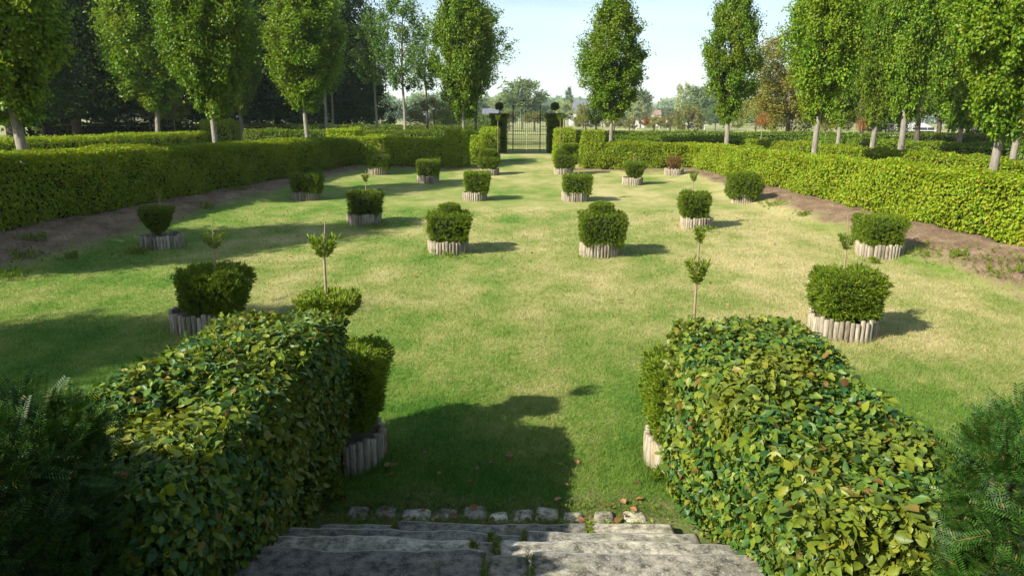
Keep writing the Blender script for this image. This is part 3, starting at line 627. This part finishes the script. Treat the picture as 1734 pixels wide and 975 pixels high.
def pillar(px, label):
    rng = np.random.default_rng(int(px)); y = 39.3; x = at(px, 200, y).x; g = gz(x, y)
    root = empty('yew_pillar', (x, y, g), label, 'topiary', 'clipped yew pillars at the gate')
    zt = at(px, 194, y).z - g
    def put(nm, ch, z):
        o = link(nm, mesh_from(nm, ch, [M['yew'], M['core']]), root); o.location = (0, 0, z)
    put('column', shrub_chunks(.82, zt - .12, 9, .98, 900, .07, rng), 0)
    put('cap', shrub_chunks(1.0, .24, 7, .94, 1000, .06, rng), zt - .2)
    link('stem', mesh_from('stem', tube([[0, 0, zt - .1], [0, 0, zt + .3]], [.02, .018], 6), [M['bark_dark']]), root)
    put('ball', shrub_chunks(.46, .42, 2.0, 1.0, 1500, .05, rng), zt + .20)
pillar(845.5, 'clipped yew pillar with a ball finial on the left of the iron gate')
pillar(939.5, 'clipped yew pillar with a ball finial on the right of the iron gate')

# ------------------------------------------------------------------ trees
def crown_mesh(name, H, R, prof, nclump, per, leaf, cr, seed, mat, stretch=1.2, inner=.12, limbs=14, trunk_h=2.0):
    """crown mesh with base at z = 0 and limb tubes that fit it"""
    rng = np.random.default_rng(seed); tt, rr = np.array(prof).T
    t = []
    while len(t) < nclump:
        c = rng.random(); 
        if rng.random() < np.interp(c, tt, rr) ** .9 + .08: t.append(c)
    t = np.sort(np.array(t)); a = np.arange(nclump) * 2.39996 + rng.normal(size=nclump) * .5; rf = np.sqrt(rng.uniform(.10, 1.05, nclump))
    lob = 1 + .08 * np.sin(a * 3 + t * 7 + seed) + .07 * np.sin(a * 5 - t * 11)
    rad_ = np.interp(t, tt, rr) * R * rf * lob
    C = np.stack([np.cos(a) * rad_, np.sin(a) * rad_, t * H], 1); crr = cr * rng.uniform(.5, 1.45, nclump) * (.45 + .55 * np.interp(t, tt, rr))
    k = np.repeat(np.arange(nclump), per); n = len(k); d = rdir(n, rng); q = rng.random(n) ** .55
    P = C[k] + d * (crr[k] * q)[:, None] * np.array([1, 1, stretch])
    N = d * .7 + rng.normal(size=(n, 3)) * .55 + np.array([0, 0, .55])
    ch = [scatter(P, N, leaf * rng.uniform(.6, 1.3, n), LEAF4, (0, 0, -.5), rng)]
    # shoots that break the outline
    m = nclump * 8; kk = rng.integers(0, nclump, m); out = norm(np.stack([np.cos(a[kk]), np.sin(a[kk]), np.full(m, .9)], 1) + rng.normal(size=(m, 3)) * .5)
    st = C[kk] + out * crr[kk][:, None] * .8; j = rng.integers(2, 7, m); idx = np.repeat(np.arange(m), j); s = rng.random(len(idx)) * .45 * cr * 2.5
    P2 = st[idx] + out[idx] * s[:, None] + rng.normal(size=(len(idx), 3)) * .04
    ch.append(scatter(P2, rng.normal(size=(len(idx), 3)) + np.array([0, 0, .5]), leaf * rng.uniform(.6, 1.1, len(idx)), LEAF4, (0, 0, -.5), rng))
    me = mesh_from(name, ch, [mat])
    sel = rng.choice(nclump, min(limbs, nclump), replace=False)
    return me, C[sel], H

def trunk_mesh(h, r, limbs, H, seed, mat, lean=0.05):
    rng = np.random.default_rng(seed); ph = rng.uniform(0, 6, 2)
    zs = np.linspace(-.15, h + H * .75, 16)
    pts = np.stack([lean * np.sin(zs * .8 + ph[0]) * np.clip(zs, 0, 2), lean * np.sin(zs * .7 + ph[1]) * np.clip(zs, 0, 2), zs], 1)
    rr = r * np.clip(1.0 - .85 * np.clip(zs, 0, None) / (h + H * .8), .1, 1); rr[0] *= 1.35; rr[1] *= 1.05
    low = zs < h + .9; low[:4] = True; k = min(int(low.sum()), 12)
    tm = mesh_from('trunk', tube(pts[:k + 1], rr[:k + 1] * .82, 9), [mat], True); ch = tube(pts[k - 1:], rr[k - 1:] * .98, 7)
    for c in limbs:
        z0 = max(h * .9, h + c[2] * .55 - .5); b = np.array([np.interp(z0, zs, pts[:, 0]), np.interp(z0, zs, pts[:, 1]), z0]); e = np.array([c[0], c[1], h + c[2]])
        m = (b + e) / 2 + np.array([0, 0, -.1]); r0 = np.interp(z0, zs, rr) * .45
        ch += tube([b, m, e], [r0, r0 * .7, r0 * .25], 5)
    return tm, mesh_from('limbs', ch, [M['bark_dark']], True)

PYR = [(0, .22), (.1, .48), (.2, .74), (.33, .95), (.46, 1), (.6, .84), (.76, .54), (.9, .26), (1, .04)]
OVAL = [(0, .35), (.12, .7), (.3, .95), (.5, 1), (.7, .9), (.87, .6), (1, .15)]
COLM = [(0, .4), (.1, .7), (.3, .95), (.6, 1), (.85, .75), (1, .2)]
DOME = [(0, .75), (.15, .95), (.4, 1), (.65, .88), (.85, .6), (1, .15)]
BUSH = [(0, .9), (.3, 1), (.6, .88), (.85, .55), (1, .12)]
PROTO = {}
def proto(key, *a, **k):
    if key not in PROTO: PROTO[key] = crown_mesh('crown', *a, **k)
    return PROTO[key]
for i in range(5): proto('pyr%d' % i, 7.0, 1.55, PYR, 220, 260, .118, .37, 40 + i, M['tree'])
for i in range(2): proto('loose%d' % i, 6.5, 1.6, OVAL, 75, 95, .15, .45, 60 + i, M['tree_blue'])
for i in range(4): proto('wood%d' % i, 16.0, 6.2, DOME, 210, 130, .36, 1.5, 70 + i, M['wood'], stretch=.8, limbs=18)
proto('mid', 12.0, 4.5, DOME, 130, 110, .32, 1.2, 81, M['tree'], stretch=.9)
proto('autumn', 12.0, 4.2, OVAL, 140, 150, .26, 1.1, 82, M['autumn'], stretch=.9)
proto('olivebush', 4.5, 3.4, BUSH, 90, 110, .18, .8, 83, M['olive'], stretch=.9, limbs=8)
proto('darkbush', 4.5, 3.4, BUSH, 90, 110, .20, .8, 84, M['wood'], stretch=.9, limbs=8)
proto('sapling', 1.6, .8, OVAL, 24, 60, .10, .3, 85, M['olive'], limbs=5)
proto('orangesap', 1.5, .7, OVAL, 24, 60, .10, .28, 86, M['orange'], limbs=5)
proto('greensap', 2.2, 1.0, OVAL, 34, 70, .11, .34, 87, M['tree'], limbs=6)
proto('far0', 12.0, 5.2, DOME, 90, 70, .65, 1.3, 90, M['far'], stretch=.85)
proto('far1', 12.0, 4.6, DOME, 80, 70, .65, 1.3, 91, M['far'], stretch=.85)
proto('farbush', 6.0, 4.6, BUSH, 60, 70, .5, 1.0, 92, M['olive'], limbs=5)
proto('farred', 4.0, 4.0, BUSH, 50, 60, .4, .8, 93, M['autumn'], limbs=5)
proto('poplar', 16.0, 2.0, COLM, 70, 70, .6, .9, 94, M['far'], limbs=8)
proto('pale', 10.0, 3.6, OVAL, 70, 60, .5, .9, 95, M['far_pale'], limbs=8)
TRUNKS = {}
def tree(name, key, x, y, top, spread, crown_base, trunk_r, label, cat='tree', group=None, rot=0, bark='bark', lean=.03, tilt=0):
    """top and crown_base: heights in metres above the ground; spread: crown diameter"""
    me, limbs, H0 = PROTO[key]; g = gz(x, y); root = empty(name, (x, y, g - .03), label, cat, group)
    root.rotation_euler = (0, rad(tilt), 0)
    R0 = {'p': 1.55, 'l': 1.6, 'w': 6.2}.get(key[0], None)
    dims = np.array([v for v in bb(me)]); w0 = max(dims[0], dims[1]); h0 = dims[2]
    sx = spread / w0; sz = (top - crown_base) / h0
    c = link('crown', me, root); c.location = (0, 0, crown_base); c.scale = (sx, sx, sz); c.rotation_euler = (0, 0, rot)
    ca, sa = math.cos(rot), math.sin(rot); lm = [np.array([(p[0] * ca - p[1] * sa) * sx, (p[0] * sa + p[1] * ca) * sx, p[2] * sz]) for p in limbs]
    tm, lb = trunk_mesh(crown_base + .3, trunk_r, lm, (top - crown_base), int(abs(x * 100 + y)), M[bark], lean)
    link('limbs', lb, link('trunk', tm, root))
    return root
BB = {}
def bb(me):
    if me.name not in BB:
        v = np.empty(len(me.vertices) * 3, np.float32); me.vertices.foreach_get('co', v); v = v.reshape(-1, 3)
        BB[me.name] = np.array([np.percentile(v[:, i], 99.5) - np.percentile(v[:, i], .5) for i in range(3)])
    return BB[me.name]
def ptree(name, key, px, y, top_px, wpx, base_px, tr, label, **k):
    """same, measured in the photo at distance y"""
    x = at(px, 215, y).x; g = gz(x, y); dp = depth_of(x, y, 3)
    return tree(name, key, x, y, at(px, top_px, y).z - g, wpx * (.94 if key[:3] == 'pyr' else 1.0) / F * dp, at(px, base_px - (9 if key[:3] == 'pyr' else 0), y).z - g, tr, label, **k)

AG = 'trees in the rows beyond the hedges'
A = dict(group=AG)
ptree('avenue_tree', 'pyr0', 38, 17.6, -330, 250, 205, .17, 'dark avenue tree with a slanting grey trunk at the left edge', tilt=-6, rot=1, **A)
ptree('avenue_tree', 'pyr1', 362, 25.5, -150, 150, 205, .13, 'avenue tree with a pale straight trunk behind the long left hedge', rot=2, **A)
ptree('avenue_tree', 'pyr2', 520, 34.2, -70, 130, 190, .14, 'dense avenue tree behind the corner of the left hedge', rot=.4, **A)
ptree('avenue_tree', 'pyr3', 784, 37.0, -60, 112, 212, .11, 'full avenue tree just left of the gate', rot=3, **A)
ptree('avenue_tree', 'pyr4', 1036, 36.5, -14, 112, 206, .12, 'single pointed avenue tree against the sky just right of the gate', rot=5, **A)
ptree('avenue_tree', 'pyr0', 1232, 34.5, -60, 100, 212, .15, 'slim avenue tree with a flared pale trunk right of the gap of sky', rot=2.5, **A)
ptree('avenue_tree', 'pyr1', 1384, 24.6, -130, 125, 212, .13, 'avenue tree behind the middle of the right hedge with a leaning pale trunk', rot=4.2, **A)
ptree('avenue_tree', 'pyr2', 1694, 16.5, -300, 190, 228, .13, 'nearest avenue tree at the right edge with a knobbly pale trunk', rot=5.2, **A)
ptree('avenue_tree', 'pyr3', 267, 41.0, -110, 165, 200, .18, 'broad avenue tree behind the outer hedge on the left', rot=1.2, **A)
ptree('avenue_tree', 'pyr4', 410, 47.0, -60, 85, 195, .15, 'avenue tree above the raised hedge corner on the left', rot=.8, **A)
ptree('avenue_tree', 'pyr1', 1481, 31.0, -120, 95, 218, .14, 'avenue tree with a thin upright trunk between outer hedges on the right', rot=.3, **A)
ptree('avenue_tree', 'pyr3', 1528, 30.0, -140, 110, 215, .16, 'avenue tree with a dark forked trunk on the right', rot=2.2, bark='bark', **A)
ptree('avenue_tree', 'pyr0', 1628, 36.0, -110, 130, 222, .16, 'avenue tree standing farther back on the right with low leaves', rot=3.3, **A)
ptree('avenue_tree', 'pyr4', 1722, 22.0, -180, 130, 225, .13, 'avenue tree partly cut by the right edge behind the nearest one', rot=1.3, **A)
ptree('avenue_tree', 'pyr2', 1422, 42.0, -90, 90, 212, .14, 'slender avenue tree seen far behind on the right', rot=4.4, **A)
ptree('avenue_tree', 'loose0', 552, 46.0, -20, 85, 145, .13, 'light-trunked tree left of its thinner twin beyond the far hedge', rot=0, **A)
ptree('avenue_tree', 'loose1', 563, 50.0, -10, 60, 150, .10, 'thin-trunked tree right beside its light-trunked twin', rot=1.8, **A)
ptree('avenue_tree', 'loose1', 638, 48.0, 12, 80, 140, .12, 'rounded tree with a slim pale trunk before the olive bush', rot=2.6, **A)
ptree('avenue_tree', 'loose0', 685, 46.0, -8, 92, 150, .13, 'loose-crowned tree with a straight pale trunk left of the gate', rot=1.1, **A)
ptree('avenue_tree', 'loose1', 723, 55.0, 28, 62, 150, .11, 'thin dark-stemmed tree with sky showing through its crown', rot=.5, bark='bark_dark', **A)
ptree('avenue_tree', 'loose0', 806, 52.0, 5, 110, 145, .13, 'open tree reaching out over the left gate pillar', rot=3.6, bark='bark_dark', **A)
ptree('avenue_tree', 'greensap', 1010, 42.0, 145, 42, 206, .09, 'small green tree beside the single pointed avenue tree', rot=1, **A)
tree('avenue_tree', 'pyr2', -13.6, 9.2, 8.6, 3.4, 1.6, .17, 'avenue tree just past the left edge that shades the left lawn', group=AG, rot=2)
tree('avenue_tree', 'pyr0', -15.0, 1.2, 8.8, 3.6, 1.6, .17, 'avenue tree past the lower left corner that shades the left lawn', group=AG, rot=4)
tree('avenue_tree', 'pyr3', -6.7, -2.6, 5.6, 2.3, 1.9, .10, 'unseen small tree added behind the viewer to shade the lower left yew bush', group=AG, rot=3)  # added out of view, sized to shade the left yew; not an avenue tree
SG = 'young trees between the outer hedges'
S_ = dict(group=SG, cat='sapling')
ptree('young_tree', 'orangesap', 1092, 60, 196, 22, 212, .04, 'little orange-yellow tree over the hedge right of the gap', rot=1, **S_)
ptree('young_tree', 'orangesap', 1290, 55, 190, 28, 214, .05, 'little rust-coloured tree beneath the olive bushes', rot=2, **S_)
ptree('young_tree', 'orangesap', 1460, 48, 198, 24, 222, .05, 'little orange tree between the pale trunks on the right', rot=3, **S_)
ptree('young_tree', 'sapling', 296, 50, 160, 58, 205, .06, 'spreading little tree between the trunks on the left', rot=1, **S_)
ptree('young_tree', 'sapling', 255, 52, 168, 50, 200, .06, 'little tree left of the broad avenue tree trunk', rot=2, **S_)
ptree('young_tree', 'sapling', 1400, 50, 195, 40, 220, .05, 'little olive tree just right of the leaning pale trunk', rot=4, **S_)
ptree('young_tree', 'sapling', 985, 64, 178, 24, 208, .05, 'little green tree right of the right gate pillar', rot=4, **S_)

WG = 'big dark trees of the wood on the left'
for i, (px, y, tp, w, bp) in enumerate([(-60, 50, -260, 420, 205), (80, 58, -210, 330, 190), (190, 66, -190, 300, 185), (300, 62, -160, 280, 195), (390, 72, -170, 260, 190), (470, 66, -120, 220, 195), (545, 78, -60, 180, 195), (590, 84, -30, 140, 200), (130, 48, -60, 190, 198), (20, 40, -80, 200, 200)]):
    lab = ['dark wood tree at the extreme left edge', 'dark wood tree behind the slanting trunk', 'tall dark wood tree between the first two pale trunks', 'dark wood tree behind the broad avenue tree', 'tall dark wood tree behind the straight pale trunk', 'dark wood tree left of the dense corner avenue tree', 'dark wood tree behind the light-trunked twins', 'right-hand end tree of the dark wood', 'low dark tree in front of the wood at the left', 'low shaded tree beside the slanting trunk'][i]
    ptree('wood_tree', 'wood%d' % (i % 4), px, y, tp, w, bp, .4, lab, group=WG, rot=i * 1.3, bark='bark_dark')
BGp = 'bushes at the edge of the wood'
for px, y, tp, w, bp, key, lab in [(620, 74, 145, 120, 214, 'darkbush', 'dark bush under the rounded tree before the wood'), (735, 80, 160, 110, 215, 'olivebush', 'olive-yellow bush left of the gate beyond the hedges'), (445, 64, 175, 150, 214, 'darkbush', 'dark bush under the wood above the raised hedge corner'), (230, 60, 175, 170, 210, 'darkbush', 'dark bush under the wood behind the broad avenue tree'), (40, 52, 170, 190, 208, 'darkbush', 'dark bush under the wood at the far left'), (340, 70, 180, 110, 206, 'darkbush', 'dark bush in the wood behind the straight pale trunk'), (540, 70, 170, 110, 212, 'darkbush', 'dark bush under the light-trunked twins'),
        (1340, 70, 105, 150, 216, 'olivebush', 'tall olive bush right of the gap of sky'), (1280, 80, 160, 110, 214, 'olivebush', 'olive bush beside the flared pale trunk'), (1420, 74, 150, 110, 216, 'olivebush', 'olive bush behind the leaning pale trunk'),
        (1500, 64, 190, 90, 222, 'darkbush', 'dark bush under the forked trunk'), (1668, 66, 195, 60, 236, 'darkbush', 'small dark bush in front of the tan field')]:
    ptree('wild_bush', key, px, y, tp, w, bp, .12, lab, cat='bush', group=BGp, rot=px * .01, bark='bark_dark')
RG = 'tall trees behind the right-hand avenue'
for px, y, tp, w, bp, key, lab in [(1335, 62, 50, 150, 200, 'autumn', 'rusty autumn tree right of the slim avenue tree'), (1590, 66, -40, 200, 190, 'wood1', 'dark tall tree behind the forked trunk'), (1555, 52, 20, 130, 190, 'mid', 'mid green tree behind the forked trunk'), (1690, 60, -120, 190, 185, 'mid', 'tall green tree behind the nearest right avenue tree'), (1640, 90, 120, 110, 205, 'wood2', 'low dark tree at the edge of the tan field'), (1780, 48, -100, 200, 190, 'wood3', 'dark tree past the right edge'), (1460, 80, -60, 170, 190, 'mid', 'green tree behind the thin upright trunk on the right')]:
    ptree('tall_tree', key, px, y, tp, w, bp, .25, lab, group=RG, rot=px * .013, bark='bark_dark')

FG = 'far trees beyond the field'
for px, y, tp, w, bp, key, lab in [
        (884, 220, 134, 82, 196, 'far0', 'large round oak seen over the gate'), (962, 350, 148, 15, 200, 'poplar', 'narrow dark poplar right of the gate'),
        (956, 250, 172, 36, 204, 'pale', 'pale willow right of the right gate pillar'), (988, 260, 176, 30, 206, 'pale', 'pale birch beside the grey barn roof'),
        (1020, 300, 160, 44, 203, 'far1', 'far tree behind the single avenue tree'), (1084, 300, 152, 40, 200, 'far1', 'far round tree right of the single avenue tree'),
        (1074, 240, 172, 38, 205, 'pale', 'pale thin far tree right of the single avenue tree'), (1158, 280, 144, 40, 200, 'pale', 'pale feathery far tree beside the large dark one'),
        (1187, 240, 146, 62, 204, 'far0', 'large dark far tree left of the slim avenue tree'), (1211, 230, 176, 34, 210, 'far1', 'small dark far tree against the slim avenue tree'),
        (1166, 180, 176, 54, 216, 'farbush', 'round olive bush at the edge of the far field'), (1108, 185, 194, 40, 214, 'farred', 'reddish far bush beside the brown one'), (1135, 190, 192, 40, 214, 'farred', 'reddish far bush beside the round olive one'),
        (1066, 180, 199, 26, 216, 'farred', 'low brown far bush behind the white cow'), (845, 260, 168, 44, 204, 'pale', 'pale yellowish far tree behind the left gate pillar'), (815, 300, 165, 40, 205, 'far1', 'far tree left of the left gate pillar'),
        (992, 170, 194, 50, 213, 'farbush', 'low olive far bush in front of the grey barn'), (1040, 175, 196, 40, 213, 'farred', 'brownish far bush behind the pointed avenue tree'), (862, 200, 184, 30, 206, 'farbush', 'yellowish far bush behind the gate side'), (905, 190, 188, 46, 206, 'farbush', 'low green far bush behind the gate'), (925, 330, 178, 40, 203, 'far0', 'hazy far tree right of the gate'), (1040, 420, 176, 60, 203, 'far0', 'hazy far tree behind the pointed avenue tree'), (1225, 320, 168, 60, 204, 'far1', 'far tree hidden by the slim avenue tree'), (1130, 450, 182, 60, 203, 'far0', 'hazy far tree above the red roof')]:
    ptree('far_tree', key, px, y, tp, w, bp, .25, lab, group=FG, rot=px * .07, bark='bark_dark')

def ridge_wood(name, specs, mat, leaf, seed):
    rng = np.random.default_rng(seed); ch = []
    for (px0, px1, y, tp) in specs:
        xa, xb = at(px0, 205, y).x, at(px1, 205, y).x; n = int(abs(xb - xa) * 30)
        u = rng.random(n); x = xa + (xb - xa) * u; yy = y + rng.uniform(0, 40, n); ztop = at((px0 + px1) / 2, tp, y).z
        prof = ztop * (.78 + .12 * np.sin(x / 9 + y) + .08 * np.sin(x / 4.1) + .05 * np.sin(x / 23)); z = terrain(x, yy) + (prof - terrain(x, yy)) * rng.random(n) ** .6
        P = np.stack([x, yy, z], 1); ch.append(scatter(P, rng.normal(size=(n, 3)) + np.array([0, -.6, .6]), leaf * rng.uniform(.6, 1.4, n) * y / 600, LEAF4, rng=rng))
    o = link(name, mesh_from(name, ch, [M[mat]])); o['kind'] = 'stuff'; tag(o, 'hazy wooded ridge along the horizon', 'woods')
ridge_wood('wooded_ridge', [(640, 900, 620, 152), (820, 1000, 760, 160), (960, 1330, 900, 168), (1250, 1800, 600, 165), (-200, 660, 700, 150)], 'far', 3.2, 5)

# ------------------------------------------------------------------ far houses and cattle
def house(px0, px1, y, eave, ridge, roof, label, nwin=3, depth_=8, base=212):
    xa, xb = at(px0, 200, y).x, at(px1, 200, y).x; xc = (xa + xb) / 2; g = gz(xc, y); ze = at(900, eave, y).z - g; zr = at(900, ridge, y).z - g; w = abs(xb - xa) / 2
    root = empty('far_house', (xc, y, g), label, 'house', 'houses beyond the field')
    wall = link('wall', mesh_from('wall', [boxc(-w, w, 0, depth_, -.5, ze)], [M['white_wall']]), root)
    v = np.array([[-w - .4, -.5, ze - .1], [w + .4, -.5, ze - .1], [w + .4, depth_ + .5, ze - .1], [-w - .4, depth_ + .5, ze - .1], [-w - .4, depth_ / 2, zr], [w + .4, depth_ / 2, zr]])
    link('roof', mesh_from('roof', [(v, [[0, 1, 5, 4], [2, 3, 4, 5], [0, 3, 2, 1]], 0), (v, [[0, 4, 3], [1, 2, 5]], 0)], [M[roof]]), root)
    for i in range(nwin):
        x = -w + 2 * w * (i + .5) / nwin; link('window', mesh_from('window', [boxc(x - .5, x + .5, -.06, .05, ze * .45, ze * .45 + 1.3)], [M['window']]), wall)
house(818, 842, 250, 193, 184, 'grey_roof', 'low white house left of the gate beyond the field')
house(966, 1040, 400, 190, 168, 'grey_roof', 'large barn with a broad grey roof right of the gate', 5, 18)
house(1107, 1119, 380, 193, 185, 'red_roof', 'small house with a red roof in the far village', 2)
house(1076, 1092, 300, 200, 196, 'white_wall', 'low white shed in the field beside the reddish bush', 1, 6)
house(1548, 1585, 120, 216, 204, 'white_wall', 'pale low building behind the trees on the right', 3)
house(1131, 1141, 460, 191, 186, 'red_roof', 'tiny red-roofed house left of the dark far tree', 2)

def cow_mesh():
    ch = tube([[-1.05, 0, 1.1], [-.95, 0, 1.12], [-.6, 0, 1.08], [0, 0, 1.0], [.55, 0, 1.02], [.85, 0, 1.1], [1.1, 0, 1.2], [1.3, 0, 1.22]], [.12, .3, .38, .42, .39, .32, .2, .15], 10)
    ch += tube([[1.2, 0, 1.25], [1.42, 0, 1.15], [1.62, 0, .95], [1.7, 0, .88]], [.14, .15, .10, .08], 8)
    for sx in (-.75, .7):
        for sy in (-.2, .2):
            k = -.1 if sx < 0 else .03
            ch += tube([[sx, sy, 1.0], [sx + k * .3, sy, .62], [sx - k, sy, .35], [sx, sy, 0]], [.17, .10, .065, .07], 7)
    for sy in (-.16, .16): ch += tube([[1.35, sy * .5, 1.24], [1.33, sy * 1.6, 1.2]], [.05, .02], 5)
    ch += tube([[-1.08, 0, 1.2], [-1.16, 0, .9], [-1.15, 0, .5]], [.03, .02, .035], 5)
    return mesh_from('cow', ch, [M['cow']], True)
CMESH = cow_mesh()
for px, y, rz, lab in [(1073, 235, .2, 'white cow farthest left in the field, below the brown bush'), (1112, 250, 3.0, 'white cow left of the close pair in the field'), (1126, 245, .3, 'white cow right of the close pair in the field'), (1176, 260, 2.9, 'white cow left of the pair under the dark far tree'), (1189, 255, .1, 'white cow right of the pair under the dark far tree')]:
    x = at(px, 215, y).x; o = link('cow', CMESH); o.location = (x, y, gz(x, y)); o.rotation_euler = (0, 0, rz); o.scale = (1.15,) * 3; tag(o, lab, 'cow', 'white cattle grazing in the field')

# ------------------------------------------------------------------ grass, weeds, fallen leaves
RINGS = [(o.location.x, o.location.y) for o in COL.objects if o.name.startswith('log_ring')]
def grass():
    rng = np.random.default_rng(11); n = 420000; u = rng.random(n)
    y = 1 / (1 / 4.62 + u * (1 / 19 - 1 / 4.62)); x = rng.uniform(-1, 1, n) * (.74 * y + .6) - .02 * y
    ok = np.ones(n, bool)
    for rx, ry in RINGS: ok &= (x - rx) ** 2 + (y - ry) ** 2 > .30 ** 2
    ok &= soil_mask(x, y) < rng.uniform(.25, .8, n)
    worn = (y < 5.2) & (rng.random(n) < .5 * (1 - sstep(4.75, 5.2, y))); ok &= ~worn
    x, y = x[ok], y[ok]; n = len(x); h = rng.uniform(.014, .050, n)
    for rx, ry in RINGS:
        d = np.hypot(x - rx, y - ry); h = h * (1 + 1.6 * np.exp(-((d - .38) / .12) ** 2) * rng.random(n))
    a = rng.random(n) * 6.283; w = .0022 * np.maximum(1, y / 5.0); ln = rng.uniform(.3, 1.1, n) * h
    z = terrain(x, y) - .003; P = np.stack([x, y, z], 1); s = np.stack([np.cos(a), np.sin(a), np.zeros(n)], 1) * w[:, None]
    b = rng.random(n) * 6.283; tipv = np.stack([np.cos(b) * ln, np.sin(b) * ln, h], 1)
    v = np.stack([P - s, P + s, P + tipv], 1).reshape(-1, 3); f = np.arange(3 * n).reshape(-1, 3)
    o = link('grass', mesh_from('grass', [(v, f, 0)], [M['blades']])); o['kind'] = 'stuff'; tag(o, 'short mown grass with dry straw patches over the lawn', 'grass')
grass()
def weeds():
    rng = np.random.default_rng(12); P, N = [], []
    spots = [(45, 445, 40), (60, 425, 25), (120, 440, 14), (405, 335, 30), (350, 360, 16), (1310, 352, 30), (1570, 440, 40), (1680, 465, 60), (1720, 480, 50), (1360, 370, 14), (1620, 450, 16), (760, 432, 40), (640, 385, 24), (1480, 445, 12), (1190, 391, 20), (1125, 800, 30), (1130, 815, 26), (230, 430, 30), (20, 470, 30)]
    for px, py, wpx in spots:
        d = CM @ Vector(((px - PW / 2) / F, -(py - PH / 2) / F, -1)); t = EYE / (.0288 * d.y - d.z); q = d * t
        r = wpx / F * q.y * .8; m = int(30 + 80 * r)
        x = q.x + rng.normal(size=m) * r * .55; y = q.y + rng.normal(size=m) * r * .7
        P.append(np.stack([x, y, terrain(x, y) + rng.random(m) * .06], 1))
    P = np.concatenate(P); n = len(P)
    ch = [scatter(P, rng.normal(size=(n, 3)) * .6 + np.array([0, 0, 1]), rng.uniform(.03, .07, n), LEAF4, rng=rng), scatter(P, rng.normal(size=(n, 3)), rng.uniform(.05, .11, n), TUFT, rng=rng, along=rng.normal(size=(n, 3)) * .4 + np.array([0, 0, 1]))]
    o = link('weeds', mesh_from('weeds', ch, [M['hedge_far']])); o['kind'] = 'stuff'; tag(o, 'low green weeds on the soil banks and at the planter feet', 'weeds')
weeds()
def moss():
    rng = np.random.default_rng(17); P = []
    for y, z, x0, x1 in ((4.52, .135, -1.4, 1.0), (4.735, .14, -1.3, .95), (4.45, .16, -1.35, .9)):
        m = 420; P.append(np.stack([rng.uniform(x0, x1, m), y + rng.normal(size=m) * .03, z + rng.random(m) * .02], 1))
    for x, y0, y1, z in ((.425, 4.12, 4.44, .185), (-.86, 4.12, 4.42, .18), (-.21, 3.78, 4.1, .32), (-.01, 3.78, 4.1, .32), (-.29, 3.44, 3.78, .45), (-.16, 3.44, 3.78, .455), (-.2, 2.98, 3.43, .595), (.03, 2.98, 3.43, .60)):
        m = 110; P.append(np.stack([x + rng.normal(size=m) * .012, rng.uniform(y0, y1, m), z + rng.random(m) * .012], 1))
    P = np.concatenate(P); n = len(P)
    o = link('moss', mesh_from('moss', [scatter(P, rng.normal(size=(n, 3)), rng.uniform(.012, .04, n), TUFT, rng=rng, along=rng.normal(size=(n, 3)) * .5 + np.array([0, 0, .8]))], [M['yew_young']])); o['kind'] = 'stuff'; tag(o, 'moss and grass in the joints of the steps and cobbles', 'moss')
moss()
def fallen():
    rng = np.random.default_rng(13); n = 130; y = rng.uniform(4.5, 20, n); x = rng.uniform(-.7, .7, n) * y
    m = 45; x[:m] = rng.uniform(-1.35, 1.1, m); y[:m] = 4.55 + rng.random(m) ** 2 * 1.0
    P = np.stack([x, y, terrain(x, y) + .03], 1)
    o = link('fallen_leaves', mesh_from('fallen_leaves', [scatter(P, rng.normal(size=(n, 3)) * .35 + np.array([0, 0, 1]), rng.uniform(.03, .075, n), OVATE, rng=rng)], [M['dead_leaf']]))
    o['kind'] = 'stuff'; tag(o, 'scattered dry brown leaves on the grass', 'leaves')
fallen()

# ------------------------------------------------------------------ air
def haze():
    v, f, _ = boxc(-2600, 2600, -60, 2900, -2, 130)
    m = bpy.data.materials.new('haze_air'); m.use_nodes = True; nt = m.node_tree; nt.nodes.clear(); o = nt.nodes.new('ShaderNodeOutputMaterial')
    p = nt.nodes.new('ShaderNodeVolumePrincipled'); p.inputs['Color'].default_value = (.80, .90, 1.0, 1); p.inputs['Density'].default_value = HAZE; p.inputs['Anisotropy'].default_value = 0.0
    nt.links.new(p.outputs[0], o.inputs['Volume'])
    o = link('haze', mesh_from('haze', [(v, f, 0)], [m])); o['kind'] = 'stuff'; tag(o, 'pale summer haze over the far fields', 'haze')
haze()
